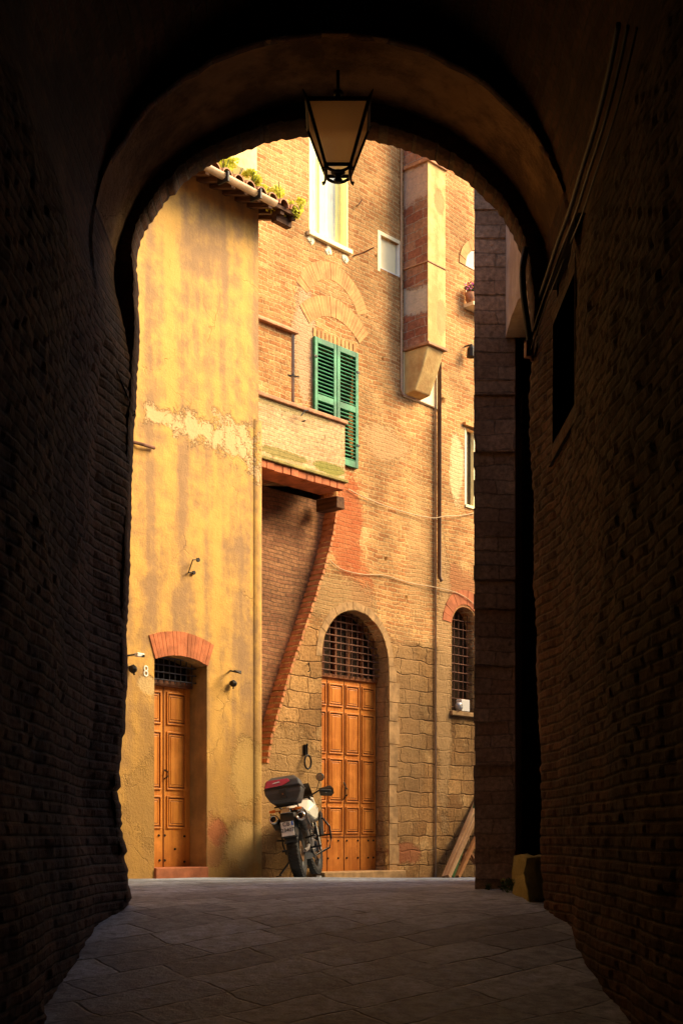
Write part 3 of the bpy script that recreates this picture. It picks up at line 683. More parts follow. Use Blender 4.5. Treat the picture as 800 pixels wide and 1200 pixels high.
# ---- upper window with yellow reveals
def window(parent, nm='window'):
    o = bpy.data.objects.new(nm, None); C.objects.link(o); o.parent = parent; return o
wn = window(bb); yW = 0.15
bm = bmesh.new(); e = .004
box(bm, uwx0 - .001, uwx0 + .012, -e, yW, uwz0, uwz1); box(bm, uwx1 - .012, uwx1 + .001, -e, yW, uwz0, uwz1); box(bm, uwx0 + .012, uwx1 - .012, -e, yW, uwz0 - .001, uwz0 + .014)
obj('reveal', bm, M['sunlit_yellow_paint'], wn)
bm = bmesh.new(); X0, X1 = uwx0, uwx1; mid = MF.x(375, -yW) 
for a, b2 in ((X0 + .012, X0 + .06), (MF.x(372, -yW), MF.x(378, -yW)), (X1 - .07, X1 - .012)): box(bm, a, b2, yW - .03, yW + .03, uwz0 + .015, uwz1)
box(bm, X0 + .06, X1 - .07, yW - .028, yW + .03, uwz0 + .015, uwz0 + .08); box(bm, X0 + .06, X1 - .07, yW - .028, yW + .03, 8.95, 9.0)
obj('frame', bm, M['sunlit_yellow_paint'], wn, bevel=.004)
bm = bmesh.new(); n_ = 60
rowsv = []
for i in range(n_ + 1):
    x = X0 + .05 + (X1 - X0 - .1) * i / n_; y = yW + .012 + .012 * math.sin(i * 1.15) + .006 * math.sin(i * 2.7)
    rowsv.append((bm.verts.new((x, y, uwz0)), bm.verts.new((x, y, uwz1))))
for a, b2 in zip(rowsv, rowsv[1:]): bm.faces.new((a[0], b2[0], b2[1], a[1]))
obj('curtain', bm, M['curtain'], wn)
bm = bmesh.new(); box(bm, X0 - .04, X1 + .05, -0.05, 0.02, uwz0 - .07, uwz0 - .012); obj('sill', bm, M['cream'], wn, bevel=.006)
wn = window(bb)
bm = bmesh.new(); box(bm, swx1 - .014, swx1 + .001, -.004, .17, swz0, swz1); box(bm, swx0 - .001, swx0 + .012, -.004, .17, swz0, swz1); box(bm, swx0 + .012, swx1 - .014, -.004, .17, swz0 - .001, swz0 + .012); obj('reveal', bm, M['white'], wn)
bm = bmesh.new(); box(bm, swx0 + .012, swx1 - .03, .05, .14, swz0 + .012, swz1); obj('shutter', bm, M['cream'], wn)
bm = bmesh.new(); x = swx1 - .03; box(bm, x - .012, x + .014, .13, .16, swz0 + .012, swz1); box(bm, swx0 + .012, x - .012, .14, .16, swz1 - .04, swz1); obj('frame', bm, M['brown_pipe'], wn)
bm = bmesh.new(); box(bm, swx0 - .05, swx0 - .002, -.006, .01, swz0 - .05, swz1 + .05); box(bm, swx0 - .002, swx1 + .05, -.006, .01, swz1 + .002, swz1 + .05); obj('surround', bm, M['cream'], wn)
# window half hidden by the corner building
wn = window(bb)
bm = bmesh.new(); box(bm, rwx0 - .001, rwx0 + .01, -.004, .12, rwz0, rwz1); box(bm, rwx0 + .01, rwx1, -.02, .12, rwz0 - .03, rwz0 + .01); obj('reveal', bm, M['cream'], wn)
bm = bmesh.new(); box(bm, rwx0 + .01, rwx0 + .08, .02, .10, rwz0 + .01, rwz1); box(bm, rwx1 - .08, rwx1 - .01, .02, .10, rwz0 + .01, rwz1); box(bm, rwx0 + .25, rwx0 + .31, .02, .10, rwz0 + .01, rwz1); obj('frame', bm, M['cream'], wn, bevel=.004)
bm = bmesh.new(); box(bm, rwx0 + .08, rwx1 - .08, .08, .09, rwz0, rwz1); obj('pane', bm, M['dark_glass'], wn)
bm = bmesh.new(); box(bm, rwx0 - .04, rwx1, -.05, .0, rwz1 + .03, rwz1 + .07); obj('hood', bm, M['pink_brick'], wn)
wn = window(bb)
bm = bmesh.new(); box(bm, fwx0 - .001, fwx0 + .01, -.004, .2, fwz0, fwz1); obj('reveal', bm, M['cream'], wn)
bm = bmesh.new(); box(bm, fwx0, fwx1, .2, .22, fwz0, fwz1); obj('pane', bm, M['dark_glass'], wn)
bm = bmesh.new(); box(bm, fwx0 - .06, fwx1, -.18, .0, fwz0 - .05, fwz0); obj('sill', bm, M['cream'], wn)
bm = bmesh.new(); voussoirs(bm, (fwx0 + fwx1) / 2, MF.z(546, 312), 0.30, 0.44, -R(90), R(90), 12, -.012, .01); obj('arch_band', bm, M['pink_brick'], wn)
bm = bmesh.new(); voussoirs(bm, (fwx0 + fwx1) / 2, MF.z(546, 312), 0.02, 0.295, -R(90), R(90), 6, -.006, .01, 0.0); obj('lunette', bm, M['beige_pipe'], wn)
# arched grilled window
wn = window(bb)
bm = prism(arch_poly(awx0 - .02, awx1 + .02, awz0, awt - aw * .42, aw * .46, 14), [], .22, .23); obj('pane', bm, M['dark_glass'], wn)
bm = bmesh.new(); awm = (awx0 + awx1) / 2
for k in range(1, 6):
    x = awx0 + aw * k / 6; tube(bm, [(x, .12, awz0), (x, .12, awt - .06)], .006, 6)
zz = awz0 + .08
while zz < awt - .08: tube(bm, [(awx0, .112, zz), (awx1, .112, zz)], .007, 6); zz += .125
obj('grille', bm, M['rust'], wn)
bm = bmesh.new(); box(bm, awx0 - .05, awx1 + .05, -.05, .2, awz0 - .06, awz0 + .004); obj('sill', bm, M['stone'], wn, bevel=.01)
bx = MF.x(543, -.0); tz = awz0 + .01
t_ = thing('box_lamp', 'small white box with round lamp sitting on the sill of the grilled window', 'lamp', MF.world(0, 0, 0), MF.ang)
bm = bmesh.new(); box(bm, MF.x(538), MF.x(547.5), -.04, .06, tz, tz + .17); obj('housing', bm, M['white'], t_, bevel=.008)
bm = bmesh.new(); xx = MF.x(534.5); lathe(bm, [(0.001, 0), (.05, 0), (.06, .03), (.05, .07), (.001, .09)], Matrix.Translation((xx, -.01, tz + .065)) @ Matrix.Rotation(R(-90), 4, 'Z'), 16)
obj('lamp_head', bm, M['grey_pipe'], t_, smooth=True)

# ---- green louvred shutters
for s in (0, 1):
    xm = (shx0 + shx1) / 2; a, b2 = ((shx0, xm - .006) if s == 0 else (xm + .006, shx1))
    sh = bpy.data.objects.new('shutter', None); C.objects.link(sh); sh.parent = bb
    bm = bmesh.new(); fw = .055; y0, y1 = -.045, -.003
    box(bm, a, a + fw, y0, y1, shz0, shz1); box(bm, b2 - fw, b2, y0, y1, shz0, shz1)
    for z0, z1 in ((shz0, shz0 + .09), (shz1 - .07, shz1), ((shz0 + shz1) / 2 - .04, (shz0 + shz1) / 2 + .04)): box(bm, a + fw, b2 - fw, y0 + .001, y1, z0, z1)
    obj('frame', bm, M['green'], sh, bevel=.004)
    bm = bmesh.new(); z = shz0 + .10
    while z < shz1 - .09:
        if abs(z - (shz0 + shz1) / 2) > .055:
            mt = Matrix.Translation(((a + b2) / 2, -.024, z)) @ Matrix.Rotation(R(38), 4, 'X')
            box(bm, -(b2 - a) / 2 + fw - .004, (b2 - a) / 2 - fw + .004, -.028, .028, -.004, .004, mtx=mt)
        z += .048
    obj('louvres', bm, M['green'], sh)
    bm = bmesh.new(); xx = a + .01 if s == 0 else b2 - .01
    for z in (shz0 + .3, shz1 - .25): box(bm, xx - .03, xx + .03, y0 - .008, y0 + .002, z - .012, z + .012)
    obj('hinge', bm, M['iron'], sh)

# ---- raised brick pier with sloping coping, left of the shutters
M['thin_brick'] = brick_mat('thin_pale_brick', (0.47, 0.27, 0.125), (0.58, 0.37, 0.18), (0.50, 0.36, 0.20), 0.26, 0.048, 0.006, 0.008, 0.01, stain=0.2,
                            patches=[(MF.x(395, .45) - .1, 4.52, .28, .07, (0.20, 0.20, 0.03), .85, .3), (MF.x(330, .45), 4.53, .5, .05, (0.20, 0.18, 0.035), .75, .3), (MF.x(330, .45), 5.1, .9, .05, (0.24, 0.2, 0.07), .6, .3)])
bm = bmesh.new(); x0, x1 = MF.x(285), MF.x(344, .1); zt = MF.z(344, 392, .1)
box(bm, x0, x1, -.10, .0, 4.4, zt); obj('pier', bm, M['main_brick'], bb)
bm = bmesh.new(); hull(bm, [(x, y, z) for x in (x0, x1 + .04) for y, z in ((-.16, zt + .001), (-.16, zt + .03), (0, zt + .13), (0, zt + .001))]); obj('coping', bm, M['tile'], bb, bevel=.012)
# ---- balcony
bal = bpy.data.objects.new('balcony', None); C.objects.link(bal); bal.parent = bb
BO = .42; bx0, bx1 = MF.x(292, .42), MF.x(404, BO); bz0, bz1 = 4.44, 5.13
bm = bmesh.new(); box(bm, bx0, bx1, -BO, -BO + .14, bz0, bz1); box(bm, bx1 - .14, bx1, -BO + .14, -.004, bz0, bz1); obj('parapet', bm, M['thin_brick'], bal)
bm = bmesh.new(); box(bm, bx0, bx1 + .03, -BO - .03, -BO + .17, bz1 + .002, bz1 + .05, jit=.004); box(bm, bx1 - .17, bx1 + .03, -BO + .17, -.004, bz1 + .002, bz1 + .05); obj('coping', bm, M['tile'], bal, bevel=.01)
M['moss'] = simple('mossy_ledge', (0.26, 0.20, 0.06), 0.95, 0, 0.5, 0.01)
bm = bmesh.new(); box(bm, bx0, bx1 + .03, -BO - .04, -.004, bz0 - .04, bz0 - .002); obj('ledge', bm, M['moss'], bal, bevel=.008)
bm = bmesh.new(); random.seed(9)
box(bm, bx0, bx1 - .01, -BO + .02, -.004, bz0 - .12, bz0 - .042)
x = bx0
while x < bx1 - .05:
    box(bm, x, x + .13, -BO - .005 + random.uniform(-.008, .004), -BO + .1, bz0 - .135 + random.uniform(-.004, .004), bz0 - .044); x += .138
obj('corbel_course', bm, M['red_brick'], bal, bevel=.006)
bm = bmesh.new()
for k in range(1):
    x = bx0 + .15 + k * .42
    box(bm, x, x + .10, -BO + .16, .2, bz0 - .20, bz0 - .125)
obj('joist', bm, M['old_wood'], bal, bevel=.008)
bm = bmesh.new(); x, z = L(396, 590, .22); box(bm, x - .07, x + .07, -.26, .1, z - .07, z + .085, jit=.008); obj('beam_end', bm, M['old_wood'], bal, bevel=.012)

# ---- projecting shaft (old flue) with its corbel foot
fl = bpy.data.objects.new('shaft', None); C.objects.link(fl); fl.parent = bb
fp = .43; fx0 = MF.x(472); fx1 = MF.x(521, fp) + .0; fzc = MF.z(497, 398, fp)
bm = bmesh.new(); box(bm, fx0 + .012, fx1, -fp + .012, .0, fzc, 12.3)
M['shaft_brick'] = brick_mat('shaft_side_brick', (0.38, 0.13, 0.07), (0.47, 0.22, 0.12), (0.48, 0.34, 0.24), 0.30, 0.12, 0.007, 0.012, 0.02, stain=.3,
     patches=[(fx0, MF.z(480, 360), .6, .18, (0.62, 0.52, 0.38), .8, .8), (fx0, MF.z(480, 225), .6, .25, (0.60, 0.42, 0.30), .7, .8)])
obj('side_bricks', bm, M['shaft_brick'], fl)
M['shaft_plaster'] = plaster_mat('ochre_render', (0.66, 0.46, 0.18), (0.52, 0.30, 0.11), .5, bump=.01,
     patches=[((fx0 + fx1) / 2 + .05, MF.z(510, 235, fp), .12, .16, (.35, .2, .08), .7, .7), ((fx0 + fx1) / 2 + .1, MF.z(510, 370, fp), .1, .25, (.40, .24, .1), .6, .7)])
bm = bmesh.new(); zj = MF.z(500, 305, fp)
box(bm, fx0, fx1 + .01, -fp, -fp + .011, fzc + .002, zj - .012); box(bm, fx0, fx1 + .01, -fp, -fp + .011, zj + .012, 12.3)
obj('front_render', bm, M['shaft_plaster'], fl)
bm = bmesh.new(); box(bm, fx0 - .01, fx1 + .02, -fp - .012, -.0, zj - .010, zj + .010); box(bm, fx0 - .02, fx1 + .03, -fp - .03, .0, fzc - .04, fzc); zt2 = MF.z(500, 188, fp)
box(bm, fx0 - .03, fx1 + .03, -fp - .03, .0, zt2, zt2 + .05); obj('band_course', bm, M['tile'], fl, bevel=.006)
bm = bmesh.new(); zb = MF.z(475, 466)
prof = [(-fp + .01, fzc - .041), (-fp + .05, fzc - .16), (-fp + .13, fzc - .36), (-fp + .24, fzc - .6), (-.06, zb + .03), (0, zb + .02), (0, fzc - .041)]
vsA = [bm.verts.new((fx0 + .01, y, z)) for y, z in prof]; vsB = [bm.verts.new((fx1 - .01, y, z)) for y, z in prof]
bm.faces.new(vsA[::-1]); bm.faces.new(vsB)
for i in range(len(prof)): bm.faces.new((vsA[i], vsA[(i + 1) % len(prof)], vsB[(i + 1) % len(prof)], vsB[i]))
obj('corbel', bm, M['shaft_plaster'], fl, bevel=.02)
bm = bmesh.new(); box(bm, fx0, MF.x(515), -.018, 0.0, zb, fzc - .04); obj('back_render', bm, M['cream'], fl)
# ---- pipes (parts of the building)
bm = bmesh.new(); x = MF.x(514.5, .06); tube(bm, [(x, -.06, MF.z(514, 425, .06)), (x, -.06, MF.z(514, 676, .06)), (x + .02, -.09, MF.z(514, 681, .06))], .030, 10); obj('drainpipe', bm, M['brown_pipe'], bb, smooth=True)
bm = bmesh.new(); x = MF.x(510, .02); tube(bm, [(x, -.02, MF.z(510, 300)), (x, -.02, -.62)], .014, 8); obj('conduit', bm, M['beige_pipe'], bb, smooth=True)
bm = bmesh.new(); x = MF.x(470, .02)
tube(bm, [(x, -.02, MF.z(470, 165)), (x, -.02, MF.z(470, 457)), (x + .03, -.02, MF.z(470, 462)), (MF.x(508, .02), -.02, MF.z(510, 478))], .015, 8); obj('conduit', bm, M['beige_pipe'], bb, smooth=True)
bm = bmesh.new(); x = MF.x(346, .14); tube(bm, [(x, -.08, MF.z(346, 392, .12)), (x, -.08, 5.0)], .035, 10); obj('drainpipe', bm, M['grey_pipe'], bb, smooth=True)
bm = bmesh.new(); z = MF.z(346, 447); tube(bm, [(x - .09, -.10, z), (x + .08, -.13, z + .01)], .008, 6); obj('pipe_clip', bm, M['iron'], bb)

# ---- pale upper house beyond the tiled roof
M['pale_wall'] = plaster_mat('pale_yellow_render', (0.80, 0.62, 0.30), (0.68, 0.48, 0.20), .5)
hp = thing('upper_house', 'pale yellow house wall rising above the tiled roof with plants', 'house', MF.o, MF.ang)
bm = bmesh.new(); box(bm, MF.x(150), MF.x(297), -.06, -.003, 6.5, 12.2); obj('wall', bm, M['pale_wall'], hp)
bm = bmesh.new(); x = MF.x(271, .07); box(bm, x - .02, x + .02, -.085, -.06, 6.6, 12); obj('drainpipe', bm, M['brown_pipe'], hp)

# ------------------------------------------------------------------ yellow plastered building
yb = thing('plastered_building', 'ochre plastered building with a small wooden door and tiled eave', 'building', YF.o, YF.ang)
ydx0, ydx1 = YF.x(181), YF.x(243); yspr = YF.z(243, 781); ytop_rise = .075
ydoor = arch_poly(ydx0, ydx1, -1.2, yspr, ytop_rise, 10)
yt = YF.z(303, 243)
yp = []
def ypatch(u, v, ru, rv, c, amt, am=1.0):
    x, z = YF.L(u, v); d = YF.world(x, 0, z).y; yp.append((x, z, ru / F * d * 1.7, rv / F * d, c, amt, am * 1.6))
ypatch(256, 976, 10, 16, (0.40, 0.12, 0.05), .8, .5)
ypatch(250, 985, 13, 30, (0.36, 0.13, 0.05), .5)
ypatch(287, 990, 22, 28, (0.44, 0.29, 0.11), .6)
ypatch(185, 940, 30, 50, (0.33, 0.19, 0.06), .55)
ypatch(290, 905, 16, 40, (0.48, 0.31, 0.10), .6)
ypatch(174, 802, 9, 12, (0.55, 0.38, 0.17), .8, .6)
peel = []
for (u0, v0, u1, v1, hw_) in ((170, 482, 215, 496, 9), (205, 496, 262, 512, 13), (250, 505, 302, 530, 20), (276, 515, 303, 560, 9)):
    a = YF.L(u0, v0); b2 = YF.L(u1, v1); peel.append((a[0], a[1], b2[0], b2[1], hw_ / F * 15.5, (0.58, 0.38, 0.18)))
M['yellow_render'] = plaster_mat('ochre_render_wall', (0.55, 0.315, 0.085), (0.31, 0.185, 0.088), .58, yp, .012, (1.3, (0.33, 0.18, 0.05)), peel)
bm = prism([(-7.5, -1.3), (0, -1.3), (0, yt + .35), (-7.5, yt + .35)], [ydoor], 0, .40)
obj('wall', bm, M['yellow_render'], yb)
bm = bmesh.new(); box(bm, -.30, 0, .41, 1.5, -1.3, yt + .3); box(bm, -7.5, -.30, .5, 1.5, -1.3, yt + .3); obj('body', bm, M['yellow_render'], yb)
# rounded corner strip
bm = bmesh.new(); x0 = YF.x(297); zt = YF.z(300, 492)
prof = [(x0 + .0, -.004), (x0 + .02, -.02), (.02, -.022), (.055, .0), (.06, .05), (.06, .5)]
ra = [bm.verts.new((x, y, -1.2)) for x, y in prof]; zl = [1.0, 2, 3, zt - .2, zt]; rings = [ra]
for z in zl: rings.append([bm.verts.new((x + .008 * fbm(x, y, z, 2), y + (.004 if z == zt else 0), z)) for x, y in prof])
for a, b2 in zip(rings, rings[1:]):
    for i in range(len(prof) - 1): bm.faces.new((a[i], a[i + 1], b2[i + 1], b2[i]))
obj('corner_strip', bm, M['yellow_render'], yb, smooth=True)
bm = bmesh.new(); random.seed(12)
acx = (ydx0 + ydx1) / 2; hw = (ydx1 - ydx0) / 2; rad = (hw * hw + ytop_rise ** 2) / (2 * ytop_rise); ha = math.asin(hw / rad)
voussoirs(bm, acx, yspr + ytop_rise - rad, rad + .002, rad + .26, -ha + .01, ha, 17, -.012, .01, .004, .002)
obj('door_lintel', bm, M['red_brick'], yb)
yY = .27
def lY(u, v): return YF.L(u, v, -yY)
z1 = lY(205, 806)[1]; zr = lambda v: lY(205, v)[1]
cols = [(lY(170, 800)[0], lY(188.5, 800)[0]), (lY(195, 800)[0], lY(217.5, 800)[0])]
rows = [(zr(850), zr(812)), (zr(926), zr(858)), (zr(971), zr(933))]
studs = [(lY(u, 800)[0], zr(v)) for u, v in ((186, 979), (193, 979), (216, 980), (205, 995), (187, 1008), (193, 1008), (216, 1010))]
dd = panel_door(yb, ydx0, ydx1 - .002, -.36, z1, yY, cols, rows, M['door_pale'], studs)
bm = bmesh.new(); x = lY(191.5, 800)[0]; box(bm, x - .004, x + .004, yY - .008, yY + .01, -.34, z1 - .01); obj('joint', bm, M['door_groove'], dd)
bm = bmesh.new(); x = lY(192.8, 800)[0]; tube(bm, [(x, yY, zr(913)), (x, yY - .05, zr(911)), (x, yY - .05, zr(905)), (x, yY, zr(903))], .009); obj('handle', bm, M['iron'], dd)
M['reveal_shade'] = plaster_mat('shade_tinted_reveal', (0.34, 0.22, 0.085), (0.24, 0.16, 0.065), .3)  # shade on the door reveal is put into this darker render colour
bm = bmesh.new(); box(bm, ydx1 - .006, ydx1 + .0, .003, yY, -.4, yspr); obj('reveal', bm, M['reveal_shade'], yb)
tr = bpy.data.objects.new('transom', None); C.objects.link(tr); tr.parent = yb
bm = bmesh.new(); box(bm, ydx0, ydx1 - .007, yY - .05, yY + .05, z1, z1 + .06); obj('transom_bar', bm, M['rust'], tr, bevel=.004)
bm = bmesh.new(); box(bm, ydx0, ydx1, yY + .06, yY + .07, z1, yspr + .12); obj('pane', bm, M['void'], tr)
M['steel'] = simple('grey_iron_bars', (0.10, 0.10, 0.12), .4, .6, .2)
bm = bmesh.new(); gy = .18
for k in range(9):
    x = ydx0 + .05 + k * .085
    if x < ydx1 - .02: tube(bm, [(x, gy, z1 + .03), (x, gy, yspr + .08)], .007, 6)
for k in range(4): z = z1 + .06 + k * .08; tube(bm, [(ydx0, gy - .012, z), (ydx1, gy - .012, z)], .007, 6)
obj('grille', bm, M['steel'], tr)
M['red_step'] = simple('red_stone_step', (0.34, 0.11, 0.045), .85, 0, .25, .006)
bm = bmesh.new(); box(bm, ydx0 - .0, ydx1 - .006, -.03, yY + .05, -1.0, -.338); obj('doorstep', bm, M['red_step'], yb, bevel=.01)
# roof
rf = bpy.data.objects.new('roof', None); C.objects.link(rf); rf.parent = yb
ez = YF.z(300, 237, .34); rx1 = YF.x(346, .30); sl_ = .30
bm = bmesh.new(); hull(bm, [(x, y, ez + .06 + (y + .36) * sl_ + dz) for x in (-7.5, rx1) for y in (-.36, 1.9) for dz in (0, .04)]); obj('decking', bm, M['old_wood'], rf)
bm = bmesh.new(); random.seed(14); x = -5.0
while x < rx1 - .02:
    for y in [-.40 + .33 * k for k in range(7)]:
        zc = ez + .125 + (y + .36) * sl_
        seg = 6; j = random.uniform(-.015, .015)
        ring = []
        for yy, dz, rr in ((y, .0, .082), (y + .36, .36 * sl_ - .01, .07)):
            ring.append([bm.verts.new((x + j + rr * math.cos(math.pi * k / seg), yy, zc + dz + rr * math.sin(math.pi * k / seg) - .02)) for k in range(seg + 1)])
            ring.append([bm.verts.new((x + j + (rr - .014) * math.cos(math.pi * k / seg), yy, zc + dz + (rr - .014) * math.sin(math.pi * k / seg) - .02)) for k in range(seg + 1)])
        for k in range(seg):
            bm.faces.new((ring[0][k], ring[0][k + 1], ring[2][k + 1], ring[2][k])); bm.faces.new((ring[0][k], ring[1][k], ring[1][k + 1], ring[0][k + 1]))
    x += .185
obj('tiles', bm, M['tile'], rf)
bm = bmesh.new(); x = -5
while x < rx1 - .05: box(bm, x, x + .06, -.34, 1.0, ez + .012, ez + .055); x += .20
o = obj('rafter', bm, M['old_wood'], rf)
for v_ in o.data.vertices: v_.co.z += (v_.co.y + .36) * sl_
bm = bmesh.new(); box(bm, -7, .0, -.06, .0, yt - .02, yt + .10); hull(bm, [(x, y, z) for x in (.0, rx1 - .04) for y in (-.28, -.2) for z in (ez - .04, ez + .05)]); obj('eave_beam', bm, M['old_wood'], rf)
bm = bmesh.new(); gr = .052; prf = []
for k in range(9): a_ = math.pi * k / 8; prf.append((-.42 - gr * math.cos(a_), ez + .055 - gr * math.sin(a_)))
prf += [(y + (.008 if y < -.42 else -.008), z + .0) for y, z in []]
gx0, gx1 = -6.0, YF.x(322, .42)
va = [bm.verts.new((gx0, y, z)) for y, z in prf]; vb = [bm.verts.new((gx1, y, z)) for y, z in prf]
for i in range(8): bm.faces.new((va[i], va[i + 1], vb[i + 1], vb[i]))
bm.faces.new(vb)
o = obj('gutter', bm, M['gutter'], rf, smooth=True); sd = o.modifiers.new('solid', 'SOLIDIFY'); sd.thickness = .006
bm = bmesh.new()
for u in (262, 300):
    x = YF.x(u, .42); box(bm, x - .012, x + .012, -.50, -.34, ez - .03, ez + .075)
obj('gutter_strap', bm, M['iron'], rf)

# ------------------------------------------------------------------ plants on the eave
def leaf_clump(bm, c, rad, n, size, droop=0.0):
    for _ in range(n):
        d = Vector((random.gauss(0, 1), random.gauss(0, 1), random.gauss(0, 1))).normalized() * (random.random() ** .4)
        p = Vector(c) + Vector((d.x * rad[0], d.y * rad[1], d.z * rad[2]))
        a = Vector((random.gauss(0, 1), random.gauss(0, 1), random.gauss(0, 1))).normalized(); b_ = a.cross(Vector((random.gauss(0, 1), random.gauss(0, 1), random.gauss(0, 1)))).normalized()
        s = size * random.uniform(.6, 1.3)
        bm.faces.new([bm.verts.new(p + q) for q in (a * s, b_ * s * .55, -a * s, -b_ * s * .55)])
random.seed(21)
plants = [(262, 192, .34, .13, .13, .12), (276, 201, .30, .15, .14, .12), (292, 211, .32, .14, .12, .10), (308, 222, .34, .12, .10, .08), (330, 234, .30, .15, .16, .19), (345, 243, .32, .14, .14, .17)]
lab = ['yellow-green plant on the roof tiles nearest the arch', 'bushy succulent on the tiles just right of the leftmost roof plant', 'low weed in the gutter midway along the tiled eave',
       'small tuft growing between the tiles midway to the eave corner', 'tall leafy plant in front of the white tile near the eave end', 'leafy bush hanging over the end of the eave']
for (u, v, off, ax, ay, az), lb in zip(plants, lab):
    x, z = YF.L(u, v, off)
    p = thing('roof_plant', lb, 'plant', YF.world(x, -off, z - az * .6), YF.ang, 'plants growing on the tiled eave')
    bm = bmesh.new()
    for k in range(7): leaf_clump(bm, (random.uniform(-ax, ax), random.uniform(-ay, ay) * .6, random.uniform(0, az * 1.5)), (ax * .45, ay * .45, az * .4), 60, .021)
    obj('foliage', bm, M['leaf'], p)
    bm = bmesh.new()
    for k in range(5): tube(bm, [(0, 0, -.06), (random.uniform(-ax, ax), random.uniform(-ay, ay), az * random.uniform(.5, 1.4))], .005, 5)
    obj('stem', bm, M['leaf_dark'], p)

# ------------------------------------------------------------------ lantern under the arch
ld = 9.25; lmx, lz0 = P(396, 115, ld).x, P(396, 116, 9.05).z
ln = thing('hanging_lantern', 'black iron lantern with frosted panes hanging under the passage arch', 'lantern', (lmx, ld, lz0))
tw, bw_, lh = .205, .084, .375
def lc(sx, sy, k):
    q = tw + (bw_ - tw) * k; return Vector((sx * q, sy * q, -lh * k))
bm = bmesh.new()
for sx in (-1, 1):
    for sy in (-1, 1):
        e = Vector((sx * (tw + .028), sy * (tw + .028), .05)); tube(bm, [e, lc(sx, sy, 0), lc(sx, sy, 1)], [.004, .013, .011], 6)
for k, r_ in ((0, .014), (1, .012)):
    q = [lc(-1, -1, k), lc(1, -1, k), lc(1, 1, k), lc(-1, 1, k)]
    for i in range(4): tube(bm, [q[i], q[(i + 1) % 4]], r_, 6)
for i, (ax, ay) in enumerate(((0, -1), (1, 0), (0, 1), (-1, 0))):    # curved apron under each pane
    pts = []
    for k in range(9):
        s = -1 + 2 * k / 8; p = Vector((ax, ay, 0)) * (bw_ - .004) + Vector((-ay, ax, 0)) * s * bw_ * .95
        pts.append(p + Vector((0, 0, -lh - .015 - .030 * (1 - s * s) )))
    tube(bm, pts, .010, 6)
obj('frame', bm, M['iron'], ln)
bm = bmesh.new()
for sx in (-1, 1):
    for sy in (-1, 1):
        c_ = lc(sx, sy, 1); pts = [c_ + Vector((sx * .004, sy * .004, -.0)), c_ + Vector((sx * .004, sy * .004, -.025)), c_ + Vector((sx * .008, sy * .008, -.042)), c_ + Vector((sx * .018, sy * .018, -.048)), c_ + Vector((sx * .022, sy * .022, -.036)), c_ + Vector((sx * .016, sy * .016, -.030))]
        tube(bm, pts, .008, 6)
obj('foot_scroll', bm, M['iron'], ln)
bm = bmesh.new(); lathe(bm, [(.001, 0), (.02, .005), (.03, .02), (.015, .035), (.02, .05), (.05, .07), (.001, .075)], Matrix.Translation((0, 0, -lh - .085)) @ Matrix.Rotation(R(-90), 4, 'Y'), 14)
obj('finial', bm, M['iron'], ln, smooth=True)
m, t, b = mat_new('frosted_glass')
v = nd(t, 'ShaderNodeTexCoord').outputs['Object']
tl = nd(t, 'ShaderNodeBsdfTranslucent', {'Color': mixc(t, noi(t, v, 7, 3), (0.82, 0.66, 0.46), (0.93, 0.78, 0.58))}); df = nd(t, 'ShaderNodeBsdfDiffuse', {'Color': (0.7, 0.56, 0.40, 1)})
mx = nd(t, 'ShaderNodeMixShader', {0: 0.12, 1: tl.outputs[0], 2: df.outputs[0]}); gl = nd(t, 'ShaderNodeBsdfGlossy', {'Roughness': .3})
mx3 = nd(t, 'ShaderNodeMixShader', {0: 0.10, 1: mx.outputs[0], 2: nd(t, 'ShaderNodeBsdfTransparent', {'Color': (1, .93, .8, 1)}).outputs[0]}); mx2 = nd(t, 'ShaderNodeMixShader', {0: 0.05, 1: mx3.outputs[0], 2: gl.outputs[0]}); t.links.new(mx2.outputs[0], t.nodes['Material Output'].inputs[0]); M['frost'] = m
for a_, c_ in (((-1, -1), (1, -1)), ((1, -1), (1, 1)), ((1, 1), (-1, 1)), ((-1, 1), (-1, -1))):
    bm = bmesh.new(); q = [lc(*a_, 0), lc(*c_, 0), lc(*c_, 1), lc(*a_, 1)]
    bm.faces.new([bm.verts.new(p * .985) for p in q]); obj('pane', bm, M['frost'], ln)
bm = bmesh.new(); q = [Vector((sx * tw, sy * tw, .004)) for sx, sy in ((-1, -1), (1, -1), (1, 1), (-1, 1))]; t1 = [Vector((sx * .05, sy * .05, .07)) for sx, sy in ((-1, -1), (1, -1), (1, 1), (-1, 1))]
hull(bm, q + t1); obj('hood', bm, M['iron'], ln)
bm = bmesh.new(); tube(bm, [(0, 0, .11), (0, 0, .175), (0, 0, .30)], [.02, .012, .012], 8); lathe(bm, [(.001, 0), (.028, .005), (.034, .025), (.02, .04), (.001, .045)], Matrix.Translation((0, 0, .13)) @ Matrix.Rotation(R(-90), 4, 'Y'), 12)
obj('hanger', bm, M['iron'], ln)

